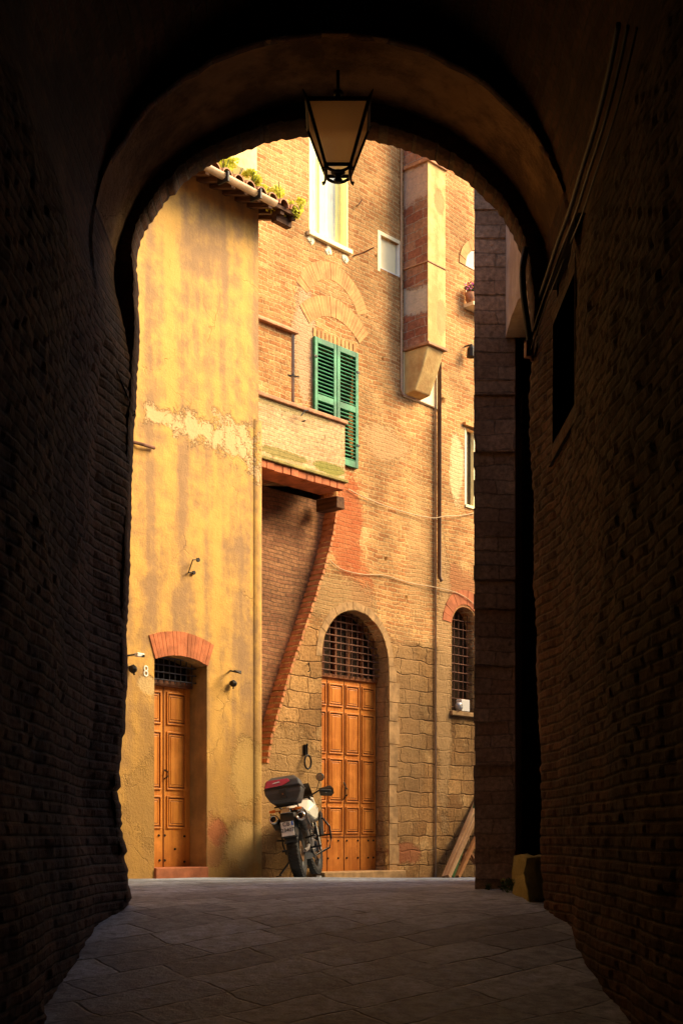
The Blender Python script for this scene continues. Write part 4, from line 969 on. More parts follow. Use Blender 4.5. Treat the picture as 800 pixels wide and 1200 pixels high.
# ------------------------------------------------------------------ cables
def cable(lab, pts, r, mat, grp=None, nm='cable'):
    P_ = [Vector(p) for p in pts]; out = []
    for i in range(len(P_) - 1):
        p0 = P_[max(i - 1, 0)]; p1 = P_[i]; p2 = P_[i + 1]; p3 = P_[min(i + 2, len(P_) - 1)]
        for k in range(6):
            s = k / 6; out.append(.5 * ((2 * p1) + (p2 - p0) * s + (2 * p0 - 5 * p1 + 4 * p2 - p3) * s * s + (3 * p1 - p0 - 3 * p2 + p3) * s ** 3))
    out.append(P_[-1]); bm = bmesh.new(); tube(bm, out, r, 6); o = obj(nm, bm, mat, smooth=True); return tag(o, lab, 'cable', grp)
def mw(u, v, off): x, z = L(u, v, off); return MF.world(x, -off, z)
cable('pale cable sagging from the balcony end to the drainpipe and on to the right window', [mw(408, 573, .02), mw(425, 582, .03), mw(455, 594, .03), (mw(485, 603, .03)), mw(508, 607, .06), mw(520, 605, .09), mw(540, 604, .03), mw(556, 601, .02)], .0065, M['cable'], 'pale cables strung across the brick wall')
cable('pale cable running across the wall above the arched door', [mw(387, 657, .02), mw(400, 667, .02), mw(425, 673, .02), mw(450, 674, .02), mw(480, 683, .02), mw(508, 688, .04), mw(530, 693, .02), mw(545, 700, .02), mw(556, 709, .02)], .006, M['cable'], 'pale cables strung across the brick wall')
def rwp(u, v):
    """point on the right passage wall seen at pixel (u, v)"""
    d = 9.0
    for _ in range(20):
        z = (980 - v) / F * d
        d = (rx(min(d, 9.7), z) - .025) / ((u - 400) / F)
    return P(u, v, d)
def arch_wall_pt(u, v, d): return P(u, v, d)
ctr = [(622, 408), (632, 375), (642, 345), (652, 318), (664, 285), (678, 250), (694, 200), (712, 145), (728, 85), (740, 30)]
random.seed(30)
for k, lb in enumerate(('thick black cable on the right vault wall, inner strand', 'black cable on the right vault wall, middle strand', 'thin black cable on the right vault wall, outer strand')):
    pts = []
    for i, (u, v) in enumerate(ctr):
        pts.append(rwp(u + (k - 1) * (3 + i * .9), v + (k - 1) * 2) + Vector((-.02, 0, 0)))
    cable(lb, pts, (.014, .009, .005)[k], M['black_cable'], 'black cables clipped to the passage vault')
cable('thick black cable looping down beside the arch opening', [P(616, 290, 9.72), P(612, 315, 9.72), P(613, 345, 9.70), P(617, 375, 9.70), P(621, 405, 9.7)], .024, M['black_cable'], 'black cables clipped to the passage vault')
bm = bmesh.new(); p = P(620, 408, 9.68); box(bm, p.x - .03, p.x + .03, p.y - .03, p.y + .06, p.z - .06, p.z + .05, jit=.01); tube(bm, [p + Vector((-.02, 0, .05)), p + Vector((.02, -.02, -.1))], .015, 6)
tag(obj('cable_bracket', bm, M['rust'], bevel=.01), 'rusty bracket gathering the black cables beside the arch', 'bracket')
cable('thin cable running along the left passage wall to the hook', [P(62, 270, 8.6), P(85, 320, 8.9), P(110, 375, 9.2), P(135, 430, 9.5), P(152, 470, 9.72)], .007, M['black_cable'])
bm = bmesh.new(); p = P(155, 484, 9.9); tube(bm, [p + Vector((-.06, 0, .02)), p + Vector((.0, 0, .02)), p + Vector((.022, 0, .01)), p + Vector((.022, 0, -.01)), p + Vector((.0, 0, -.02))], .006, 6)
tag(obj('wall_hook', bm, M['iron']), 'small iron hook at the left edge of the passage opening', 'hook')

# ------------------------------------------------------------------ ironwork on the facades
def yw(u, v, off): x, z = YF.L(u, v, off); return YF.world(x, -off, z)
def yl(u, v, off=0.0): x, z = YF.L(u, v, off); return Vector((x, -off, z))
def ml(u, v, off=0.0): x, z = MF.L(u, v, off); return Vector((x, -off, z))
def fr_obj(name, fr, lab, cat, build, mat, grp=None, smooth=False):
    bm = bmesh.new(); build(bm); o = obj(name, bm, mat, smooth=smooth); o.location = fr.o; o.rotation_euler = (0, 0, fr.ang)
    return tag(o, lab, cat, grp)
def b_(bm):
    tube(bm, [yl(221, 671, .0), yl(221, 671, .05), yl(226, 656, .10), yl(234, 656, .08)], .007, 6); lathe(bm, [(.001, 0), (.024, 0), (.024, .02), (.001, .02)], Matrix.Translation(yl(233, 656, .09)) @ Matrix.Rotation(R(90), 4, 'Z'), 8)
    lathe(bm, [(.001, 0), (.022, 0), (.022, .02), (.001, .02)], Matrix.Translation(yl(228, 671, .03)) @ Matrix.Rotation(R(90), 4, 'Z'), 8); tube(bm, [yl(221, 671, .03), yl(228, 671, .03)], .006, 6)
fr_obj('wall_hook', YF, 'twisted black iron hook high on the ochre plaster wall', 'hook', b_, M['iron'])
def b_(bm): tube(bm, [yl(156, 518, .02), yl(168, 521, .05), yl(181, 525, .03)], .018, 8)
fr_obj('wall_bar', YF, 'rusty iron bar fixed to the ochre wall near the passage edge', 'bar', b_, M['rust'])
def b_(bm):
    tube(bm, [yl(270, 786, .0), yl(270, 786, .14), yl(281, 788, .16)], .010, 6); hull(bm, [yl(274, 785, .14), yl(283, 786, .14), yl(283, 790, .14), yl(274, 788, .14), yl(276, 786, .19), yl(282, 789, .19)])
    c_ = yl(273.5, 801, .05); lathe(bm, [(.001, -.03), (.03, -.03), (.042, 0), (.03, .03), (.001, .03)], Matrix.Translation(c_), 10); tube(bm, [c_ + Vector((0, .05, .02)), c_ + Vector((0, 0, .0)), c_ + Vector((0, 0, -.06))], .01, 6)
fr_obj('torch_holder', YF, 'black iron torch holder right of the small wooden door', 'bracket', b_, M['iron'])
def b_(bm):
    c_ = yl(156, 784, .06); lathe(bm, [(.001, -.03), (.035, -.03), (.05, 0), (.035, .03), (.001, .03)], Matrix.Translation(c_), 10); tube(bm, [c_ + Vector((0, .06, .03)), c_, c_ + Vector((.02, 0, -.06))], .011, 6)
    tube(bm, [yl(150, 768, 0), yl(150, 768, .12), yl(158, 767, .14)], .008, 6)
fr_obj('torch_holder', YF, 'black iron torch holder left of the small wooden door, at the passage edge', 'bracket', b_, M['iron'])
cam_ = thing('security_camera', 'small white security camera left of the small wooden door', 'camera', YF.o, YF.ang)
bm = bmesh.new(); a = yl(159.5, 767, .14); box(bm, a.x, a.x + .10, a.y - .025, a.y + .025, a.z - .02, a.z + .02); obj('housing', bm, M['white'], cam_, bevel=.006)
bm = bmesh.new(); tube(bm, [a + Vector((.075, -.02, -.01)), a + Vector((.075, -.04, -.012))], .014, 8); obj('lens', bm, M['iron'], cam_)
bm = bmesh.new(); tube(bm, [a + Vector((.02, .14, .0)), a + Vector((.02, 0, 0))], .008, 6); obj('arm', bm, M['white'], cam_)
def text(s, size, mat, parent=None, loc=(0, 0, 0), rot=(R(90), 0, 0), ext=.002, name='numeral'):
    cu = bpy.data.curves.new(name, 'FONT'); cu.body = s; cu.size = size; cu.extrude = ext; cu.align_x = 'CENTER'; cu.align_y = 'CENTER'
    o = bpy.data.objects.new(name, cu); C.objects.link(o); dg = bpy.context.evaluated_depsgraph_get(); dg.update()
    me = bpy.data.meshes.new_from_object(o.evaluated_get(dg)); bpy.data.objects.remove(o)
    q = bpy.data.objects.new(name, me); C.objects.link(q); me.materials.clear(); me.materials.append(mat); q.location = loc; q.rotation_euler = rot
    if parent: q.parent = parent
    return q
hn = thing('house_number', 'white numeral 8 beside the small wooden door', 'house number', YF.o, YF.ang)
o = text('8', .17, M['white'], hn, yl(171.3, 787, .004)); o.scale = (.9, 1, 1)
def b_(bm):
    c_ = ml(360, 893, .05); r = .085; tube(bm, [c_ + Vector((r * .7 * math.cos(k * math.pi / 10), -.01, r * 1.0 * math.sin(k * math.pi / 10))) for k in range(21)], .012, 8, cap=False)
    tube(bm, [ml(360, 872, .0), ml(360, 872, .04), ml(360, 886, .05)], .012, 6); box(bm, c_.x - .02, c_.x + .02, -.03, .0, c_.z + .09, c_.z + .22)
fr_obj('iron_ring', MF, 'heavy iron tethering ring on the stone wall above the motorcycle', 'ring', b_, M['iron'])
def b_(bm): tube(bm, [ml(362, 777, 0), ml(362, 777, .05), ml(363, 786, .06), ml(361, 787, .03)], .008, 6)
fr_obj('wall_hook', MF, 'small iron hook between the sloping niche and the arched door', 'hook', b_, M['iron'])
def b_(bm): tube(bm, [ml(414, 300, .0), ml(426, 296, .16), ml(438, 290, .30)], .009, 6)
fr_obj('wall_bar', MF, 'thin iron rod sticking out below the yellow window', 'bar', b_, M['rust'])
def b_(bm): tube(bm, [ml(420, 240, 0), ml(420, 240, .07), ml(424, 234, .09)], .008, 6)
fr_obj('wall_hook', MF, 'small iron hook right of the tall yellow window', 'hook', b_, M['rust'])
def b_(bm): tube(bm, [ml(353, 487, .46), ml(353, 487, .53), ml(357, 481, .53), ml(361, 481, .50)], .008, 6); tube(bm, [ml(354, 494, .46), ml(358, 493, .51)], .009, 6)
fr_obj('wall_hook', MF, 'small iron hook on the balcony parapet', 'hook', b_, M['iron'])
def b_(bm):
    c_ = ml(552, 412, .12); lathe(bm, [(.001, -.10), (.07, -.08), (.06, .04), (.02, .10), (.001, .10)], Matrix.Translation(c_) @ Matrix.Rotation(R(-90), 4, 'Y'), 10); tube(bm, [c_ + Vector((0, .12, .1)), c_ + Vector((0, 0, .1))], .012, 6)
fr_obj('wall_lamp', MF, 'dark wall lamp half hidden behind the corner building', 'lamp', b_, M['iron'])
for i, (u, v, lb) in enumerate(((364, 281, 'pale plaster scab under the left end of the yellow window sill'), (385, 294, 'pale plaster scab under the middle of the yellow window sill'), (404, 303, 'bright plaster scab under the right end of the yellow window sill'))):
    def b_(bm):
        x, z = L(u, v); pts = [(x + .06 * math.cos(a_) * random.uniform(.6, 1.2), z + .055 * math.sin(a_) * random.uniform(.6, 1.2)) for a_ in [k * math.pi / 4.5 for k in range(9)]]
        f1 = [bm.verts.new((a_, -.012, b2)) for a_, b2 in pts]; f2 = [bm.verts.new((x + (a_ - x) * 1.25, .002, z + (b2 - z) * 1.25)) for a_, b2 in pts]; bm.faces.new(f1)
        for k in range(9): bm.faces.new((f1[k], f1[(k + 1) % 9], f2[(k + 1) % 9], f2[k]))
        box(bm, x - .012, x + .012, -.022, .0, z - .03, z + .0, mi=0)
    fr_obj('plaster_scab', MF, lb, 'plaster', b_, M['cream'], 'plaster scabs under the yellow window')

# flowers on the far right sill
fp_ = thing('flower_pot', 'magenta flowers in a pot on the sill half hidden by the corner building', 'plant', MF.world(MF.x(551, .1), -.10, fwz0 + .004), MF.ang)
bm = bmesh.new(); lathe(bm, [(.001, 0), (.06, 0), (.085, .13), (.07, .13), (.001, .11)], Matrix.Rotation(R(-90), 4, 'Y'), 14); obj('pot', bm, M['tile'], fp_, smooth=True)
random.seed(40); bm = bmesh.new(); leaf_clump(bm, (0, 0, .18), (.13, .10, .08), 90, .022); obj('foliage', bm, M['leaf_dark'], fp_)
M['magenta'] = simple('magenta_petal', (0.45, 0.02, 0.22), .6, 0, .3); bm = bmesh.new(); leaf_clump(bm, (0, -.02, .21), (.14, .11, .08), 70, .022); obj('flower', bm, M['magenta'], fp_)

# ------------------------------------------------------------------ guard stone and weeds on the right
M['mossy_stone'] = brick_mat('mossy_stone', (0.24, 0.20, 0.12), (0.28, 0.235, 0.15), (0.24, 0.20, 0.13), 3, 3, .001, .02, 0, patches=[(1.33, -.25, .35, .4, (0.30, 0.24, 0.05), .7, 0)])
bm = bmesh.new(); a = P(600, 1010, 11.35); z0 = -.6
def blk(bm, x0, x1, y0, y1, z0, z1, n=5, amp=.02):
    bmesh.ops.create_cube(bm, size=1.0)
    bmesh.ops.subdivide_edges(bm, edges=bm.edges[:], cuts=n, use_grid_fill=True)
    for v in bm.verts:
        p = Vector((x0 + (v.co.x + .5) * (x1 - x0), y0 + (v.co.y + .5) * (y1 - y0), z0 + (v.co.z + .5) * (z1 - z0)))
        v.co = p + Vector((fbm(p.x + 5, p.y, p.z, 3), fbm(p.x, p.y + 5, p.z, 3), fbm(p.x, p.y, p.z + 5, 3))) * amp
blk(bm, 1.40, 2.4, 10.15, 11.25, -.65, -.17, 9, .06)
tag(obj('stone_block', bm, M['mossy_stone'], smooth=True, bevel=.0), 'mossy yellow stone block across the foot of the side archway', 'stone')
random.seed(50)
for (u, v, d, n, lb) in ((594, 1040, 11.0, 130, 'green weed tuft growing at the foot of the brick pier'), (572, 1044, 11.35, 40, 'tiny weed in the joint at the pier corner')):
    p = P(u, v, d); pl = thing('weed', lb, 'plant', (p.x, p.y, gzs(p.x, p.y)), 0, 'weeds by the brick pier')
    bm = bmesh.new(); s = .09 if n > 100 else .04; leaf_clump(bm, (0, 0, s * .7), (s * .8, s * .8, s * .7), n, .016); obj('foliage', bm, M['leaf_dark'], pl)
    bm = bmesh.new(); [tube(bm, [(0, 0, -.01), (random.uniform(-s, s), random.uniform(-s, s), s)], .003, 5) for _ in range(4)]; obj('stem', bm, M['leaf_dark'], pl)

# ------------------------------------------------------------------ boards leaning by the wall
def plank(u0, v0, u1, v1, offb, offt, w_, th, mat, lb, nm='board'):
    A = MF.world(MF.x(u0, offb), -offb, MF.z(u0, v0, offb)); Bp = MF.world(MF.x(u1, offt), -offt, MF.z(u1, v1, offt))
    d = Bp - A; o = bpy.data.objects.new(nm, None)
    bm = bmesh.new(); box(bm, -w_ / 2, w_ / 2, -th / 2, th / 2, 0, d.length); o = obj(nm, bm, mat, bevel=.004)
    zax = d.normalized(); yax = MF.yd; xax = yax.cross(zax).normalized(); yax = zax.cross(xax)
    o.matrix_world = Matrix((xax, yax, zax)).transposed().to_4x4(); o.location = A
    return tag(o, lb, 'board', 'boards leaning against the brick wall')
M['orange_plank'] = wood_mat('orange_plank', (0.46, 0.20, 0.06), (0.28, 0.10, 0.03), 'z', .7, .2)
M['green_board'] = simple('green_painted_board', (0.05, 0.11, 0.03), .6, 0, .4)
plank(529, 1026, 566, 920, .30, .02, .10, .03, M['green_board'], 'dark green board behind the leaning timber')
plank(520, 1028, 560, 935, .36, .05, .045, .06, M['plank'], 'thin raw batten leaning leftmost against the brick wall')
plank(524.5, 1028, 562, 945, .42, .08, .075, .05, M['plank'], 'pale raw plank with bright edge leaning beside the thin batten')
plank(536, 1028, 566, 964, .34, .06, .06, .05, M['orange_plank'], 'orange-brown plank leaning rightmost, half behind the corner building')
def b_(bm):
    c_ = ml(549, 1008, .2)
    for k in range(5): a = Vector((random.uniform(-.1, .1), random.uniform(-.05, .1), random.uniform(-.1, .05))); tube(bm, [c_ + a, c_ + a + Vector((random.uniform(-.12, .12), random.uniform(-.08, .08), random.uniform(.02, .14)))], .022, 6)
    tube(bm, [ml(536, 1028, .25), ml(545, 1000, .2), ml(556, 1012, .2)], .02, 6)
fr_obj('timber_offcuts', MF, 'tangle of orange timber offcuts under the leaning boards', 'timber', b_, M['orange_plank'])

# ------------------------------------------------------------------ motorcycle
M['tyre'] = simple('tyre_rubber', (0.022, 0.02, 0.018), .75, 0, .2, .002, 60)
M['black_plastic'] = simple('black_plastic', (0.028, 0.025, 0.022), .45, 0, .15, .0, spec=.5)
M['black_metal'] = simple('black_metal', (0.03, 0.028, 0.026), .35, .6, .2)
M['chrome'] = simple('brushed_steel', (0.55, 0.52, 0.48), .25, 1.0, .1)
M['alloy'] = simple('dull_alloy', (0.30, 0.27, 0.24), .45, .8, .2)
M['red_panel'] = simple('red_reflector', (0.45, 0.015, 0.012), .25, 0, .1, spec=.6)
M['cream_fairing'] = simple('cream_fairing', (0.82, 0.76, 0.62), .3, 0, .04, spec=.5)
M['case_grey'] = simple('dark_grey_case', (0.055, 0.05, 0.045), .5, 0, .2, .001, 80, spec=.45)
M['orange_lens'] = simple('orange_indicator_lens', (0.75, 0.18, 0.02), .3, 0, .1)
M['plate_white'] = simple('plate_white', (0.68, 0.66, 0.62), .4, 0, .03)
M['plate_blue'] = simple('plate_blue', (0.03, 0.12, 0.50), .4, 0, .05)
M['plate_ink'] = simple('plate_ink', (0.02, 0.02, 0.02), .5, 0, .05)
M['disc'] = simple('brake_disc', (0.35, 0.2, 0.1), .4, .8, .2)
bp = P(352, 1028.6, 15.65); bp.z = gzs(bp.x, bp.y) + .0
mb = bpy.data.objects.new('motorcycle', None); C.objects.link(mb)
mb.location = bp; mb.rotation_mode = 'XYZ'
mb.matrix_world = Matrix.Translation(bp) @ Matrix.Rotation(R(-6.5), 4, 'Z') @ Matrix.Rotation(R(-8.5), 4, 'Y') @ Matrix.Scale(0.93, 4)
tag(mb, 'black and cream touring motorcycle with red-trimmed top case parked before the arched door', 'motorcycle')
def part(name, bm, m, parent=mb, smooth=False, bevel=0.0): return obj(name, bm, m, parent, smooth, bevel)
def wheel(y, rr, wdt, steer=0.0):
    wo = bpy.data.objects.new('wheel', None); C.objects.link(wo); wo.parent = mb; wo.location = (0, y, rr); wo.rotation_euler = (0, 0, steer)
    bm = bmesh.new(); h = wdt / 2
    prof = [(rr - .10, -h * .75), (rr - .05, -h * .98), (rr - .018, -h * .80), (rr - .004, -h * .45), (rr, 0), (rr - .004, h * .45), (rr - .018, h * .80), (rr - .05, h * .98), (rr - .10, h * .75)]
    lathe(bm, prof, Matrix.Identity(4), 48)
    o = obj('tyre', bm, M['tyre'], wo, smooth=True)
    bm = bmesh.new()
    for k in range(40):                              # tread blocks
        a = 2 * math.pi * k / 40; mt = Matrix.Rotation(a, 4, 'X')
        for s in (-1, 1):
            box(bm, s * h * .12, s * h * .80, -.013, .013, rr - .019, rr - .002 + .002, mtx=mt @ Matrix.Rotation(s * .35, 4, 'Z'))
    obj('tread', bm, M['tyre'], wo)
    bm = bmesh.new(); ri_ = rr - .095
    lathe(bm, [(ri_, -h * .7), (ri_ + .012, -h * .72), (ri_ - .005, -h * .3), (ri_ - .012, 0), (ri_ - .005, h * .3), (ri_ + .012, h * .72), (ri_, h * .7), (ri_ - .02, 0)], Matrix.Identity(4), 40)
    obj('rim', bm, M['black_metal'], wo, smooth=True)
    bm = bmesh.new()
    for k in range(16):
        a = 2 * math.pi * k / 16; b2 = a + (.35 if k % 2 else -.35); s = .03 if (k // 2) % 2 else -.03
        tube(bm, [(s, .035 * math.cos(a), .035 * math.sin(a)), (0, ri_ * math.cos(b2), ri_ * math.sin(b2))], .0035, 5)
    obj('spoke', bm, M['alloy'], wo)
    bm = bmesh.new(); lathe(bm, [(.001, -.06), (.03, -.06), (.038, -.03), (.03, 0), (.038, .03), (.03, .06), (.001, .06)], Matrix.Identity(4), 16); obj('hub', bm, M['alloy'], wo, smooth=True)
    bm = bmesh.new()
    for s in ((-1, 1) if y > 1 else (1,)): lathe(bm, [(.07, s * .062), (.13, s * .062), (.13, s * .067), (.07, s * .067)], Matrix.Identity(4), 32)
    obj('brake_disc', bm, M['disc'], wo)
    return wo
wheel(0, .325, .155); wheel(1.52, .335, .105, R(-7))
# swing arm, chain side
bm = bmesh.new()
for s in (-1, 1): tube(bm, [(s * .105, -.02, .325), (s * .11, .25, .35), (s * .09, .52, .42)], [.022, .026, .03], 8)
part('swingarm', bm, M['alloy'], smooth=True)
bm = bmesh.new(); box(bm, -.10, -.085, -.06, .50, .30, .31); box(bm, -.10, -.085, -.06, .50, .395, .405); lathe(bm, [(.02, -.10), (.085, -.10), (.085, -.09), (.02, -.09)], Matrix.Translation((0, 0, .325)), 24); part('chain', bm, M['black_metal'])
bm = bmesh.new(); tube(bm, [(0, .30, .40), (0, .36, .72)], .035, 10); part('shock_absorber', bm, M['alloy'], smooth=True)
# rear fender and plate holder
bm = bmesh.new(); prev = None
for k in range(9):
    a = R(20 + k * 13); y = -.37 * math.cos(a) + .02; z = .325 + .37 * math.sin(a)
    w_ = .085; cur = [bm.verts.new((x, y, z - .02 * abs(x) / w_)) for x in (-w_, -w_ * .6, 0, w_ * .6, w_)]
    if prev:
        for i in range(4): bm.faces.new((prev[i], prev[i + 1], cur[i + 1], cur[i]))
    prev = cur
o = part('rear_fender', bm, M['black_plastic'], smooth=True); o.modifiers.new('s', 'SOLIDIFY').thickness = .006
bm = bmesh.new(); hull(bm, [(x * k, y, z) for x in (-1, 1) for k, y, z in ((.09, -.42, .52), (.10, -.30, .50), (.085, -.34, .80), (.10, -.10, .82), (.08, -.12, .62))]); part('tail_section', bm, M['black_plastic'], bevel=.015)
pl = bpy.data.objects.new('number_plate', None); C.objects.link(pl); pl.parent = mb; pl.location = (.0, -.452, .61); pl.rotation_euler = (R(-12), 0, 0)
bm = bmesh.new(); box(bm, -.078, .078, -.003, .003, -.088, .088); obj('plate', bm, M['plate_white'], pl, bevel=.003)
bm = bmesh.new(); box(bm, .052, .076, -.006, -.003, .038, .086); obj('blue_band', bm, M['plate_blue'], pl)
for s, z in (('CB', .055), ('23407', -.018)):
    text(s, .070 if z > 0 else .064, M['plate_ink'], pl, (0 if z < 0 else -.012, -.006, z), name='lettering')
bm = bmesh.new(); box(bm, -.085, .085, .003, .012, -.10, .095); obj('plate_frame', bm, M['black_plastic'], pl)
# exhausts
for s in (-1, 1):
    ex = bpy.data.objects.new('exhaust', None); C.objects.link(ex); ex.parent = mb
    a = Vector((s * .165, -.36, .745)); b2 = Vector((s * .145, .10, .62)); d = (b2 - a).normalized()
    bm = bmesh.new(); tube(bm, [a, a.lerp(b2, .5), b2], [.056, .060, .052], 16); obj('can', bm, M['black_metal'], ex, smooth=True)
    bm = bmesh.new(); rot = Matrix.Translation(a - d * .02) @ d.to_track_quat('X', 'Z').to_matrix().to_4x4()
    lathe(bm, [(.034, 0), (.056, 0), (.060, .03), (.050, .034), (.034, .02)], rot, 20); obj('end_ring', bm, M['chrome'], ex, smooth=True)
    bm = bmesh.new(); tube(bm, [b2, (s * .13, .32, .50), (s * .10, .60, .30), (s * .06, .95, .28), (s * .05, 1.12, .45), (s * .06, 1.05, .58)], .020, 8); obj('header_pipe', bm, M['alloy'], ex, smooth=True)
    bm = bmesh.new(); hull(bm, [(s * .225, -.22, .70), (s * .225, .05, .62), (s * .215, -.25, .82), (s * .215, .06, .74), (s * .212, -.22, .70), (s * .212, .05, .62), (s * .203, -.25, .82), (s * .203, .06, .74)]); obj('heat_shield', bm, M['black_plastic'], ex)
# seat, side panels, tank
bm = bmesh.new(); hull(bm, [(x * k, y, z) for x in (-1, 1) for k, y, z in ((.09, -.22, .86), (.12, -.2, .80), (.13, .25, .80), (.12, .30, .88), (.13, .35, .84), (.10, .72, .84), (.08, .72, .78))]); part('seat', bm, M['black_plastic'], bevel=.02)
bm = bmesh.new()
for s in (-1, 1): hull(bm, [(s * x, y, z) for x, y, z in ((.10, -.05, .80), (.15, .0, .72), (.17, .45, .62), (.12, .65, .80), (.14, .62, .58), (.10, .1, .62))])
part('side_panel', bm, M['black_plastic'], bevel=.01)
bm = bmesh.new(); hull(bm, [(x * k, y, z) for x in (-1, 1) for k, y, z in ((.10, .66, .80), (.13, .68, .84), (.19, .86, .90), (.13, .92, .99), (.09, 1.12, .97), (.21, 1.08, .86), (.16, .95, .72), (.19, 1.10, .70), (.14, 1.16, .68), (.13, .82, .76))]); part('fuel_tank', bm, M['cream_fairing'], bevel=.025, smooth=False)
bm = bmesh.new()
for s in (-1, 1): hull(bm, [(s * x, y, z) for x, y, z in ((.235, 1.06, .84), (.24, 1.22, .80), (.22, 1.20, .50), (.19, 1.08, .48), (.20, 1.0, .62), (.17, 1.25, .80), (.15, 1.2, .5))])
part('tank_fairing', bm, M['black_plastic'], bevel=.012)
bm = bmesh.new()
for s in (-1, 1): box(bm, s * .236 - .002, s * .236 + .002, .96, 1.10, .76, .775)
part('fairing_trim', bm, M['black_plastic'])
bm = bmesh.new(); lathe(bm, [(.001, 0), (.035, 0), (.035, .012), (.001, .014)], Matrix.Translation((0, .98, 1.0)) @ Matrix.Rotation(R(-90), 4, 'Y'), 16); part('fuel_cap', bm, M['black_metal'])
# engine
en = bpy.data.objects.new('engine', None); C.objects.link(en); en.parent = mb
bm = bmesh.new(); hull(bm, [(x * k, y, z) for x in (-1, 1) for k, y, z in ((.14, .55, .30), (.15, .58, .48), (.12, .95, .30), (.13, .98, .46), (.08, .7, .22), (.08, .95, .24))]); obj('crankcase', bm, M['alloy'], en, bevel=.02)
bm = bmesh.new()
for k in range(7): q = k * .028; box(bm, -.10, .10, .88 + q * .55 - .06, .88 + q * .55 + .09, .46 + q, .46 + q + .014)
for k in range(6): q = k * .028; box(bm, -.09, .09, .60, .74, .48 + q, .48 + q + .014)
box(bm, -.075, .075, .64, .98, .46, .64); obj('cylinder_fins', bm, M['alloy'], en)
bm = bmesh.new()
for s in (-1, 1): lathe(bm, [(.001, s * .14), (.075, s * .14), (.07, s * .175), (.05, s * .185), (.001, s * .185)], Matrix.Translation((0, .72, .37)), 24)
obj('engine_cover', bm, M['black_metal'], en, smooth=False)
bm = bmesh.new()
for s in (-1, 1):
    for (y, z, r_) in ((.60, .33, .02), (.85, .42, .022), (.9, .33, .018), (.78, .50, .025)): lathe(bm, [(.001, s * .13), (r_, s * .13), (r_, s * .165), (.001, s * .17)], Matrix.Translation((0, y, z)), 12)
obj('bolt_cover', bm, M['chrome'], en)
# frame, crash bars, pegs, stand
bm = bmesh.new()
for s in (-1, 1):
    tube(bm, [(s * .03, 1.25, .88), (s * .11, 1.0, .62), (s * .13, .60, .60), (s * .12, .52, .30), (s * .10, .90, .22), (s * .06, 1.12, .40), (s * .03, 1.22, .78)], .016, 8)
    tube(bm, [(s * .11, .60, .66), (s * .12, .1, .76), (s * .10, -.25, .84)], .014, 8)
part('frame', bm, M['black_metal'], smooth=True)
bm = bmesh.new()
for s in (-1, 1): tube(bm, [(s * .10, 1.0, .26), (s * .29, 1.02, .33), (s * .32, 1.06, .45), (s * .32, 1.08, .60), (s * .25, 1.08, .72), (s * .12, 1.12, .74)], .013, 8); tube(bm, [(s * .32, 1.06, .50), (s * .10, 1.10, .50)], .011, 8)
part('crash_bar', bm, M['black_metal'], smooth=True)
bm = bmesh.new()
for s in (-1, 1): tube(bm, [(s * .10, .48, .36), (s * .25, .46, .36)], .014, 8); tube(bm, [(s * .12, .12, .48), (s * .24, .08, .50)], .013, 8)
part('footpeg', bm, M['black_metal'])
bm = bmesh.new(); tube(bm, [(-.10, .48, .30), (-.30, .30, .065)], .013, 8); box(bm, -.34, -.27, .26, .34, .052, .064); part('kickstand', bm, M['black_metal'])
# fork, bars, screen
fk = bpy.data.objects.new('front_fork', None); C.objects.link(fk); fk.parent = mb
bm = bmesh.new()
for s in (-1, 1): tube(bm, [(s * .095, 1.52, .33), (s * .095, 1.40, .62)], .027, 10); tube(bm, [(s * .095, 1.40, .62), (s * .095, 1.22, 1.04)], .021, 10)
obj('fork_tube', bm, M['black_metal'], fk, smooth=True)
bm = bmesh.new(); box(bm, -.12, .12, 1.19, 1.27, .98, 1.0); box(bm, -.12, .12, 1.27, 1.35, .78, .81); obj('yoke', bm, M['black_metal'], fk, bevel=.01)
bm = bmesh.new(); hull(bm, [(x * k, y, z) for x in (-1, 1) for k, y, z in ((.055, 1.22, .66), (.065, 1.5, .72), (.05, 1.85, .62), (.02, 1.9, .60), (.06, 1.5, .69))]); obj('front_fender', bm, M['cream_fairing'], fk, bevel=.008)
hb = bpy.data.objects.new('handlebar', None); C.objects.link(hb); hb.parent = mb
bm = bmesh.new(); tube(bm, [(-.40, 1.02, 1.06), (-.25, 1.10, 1.09), (-.08, 1.2, 1.03), (.08, 1.2, 1.03), (.25, 1.10, 1.09), (.40, 1.02, 1.06)], .012, 8); obj('bar', bm, M['black_metal'], hb, smooth=True)
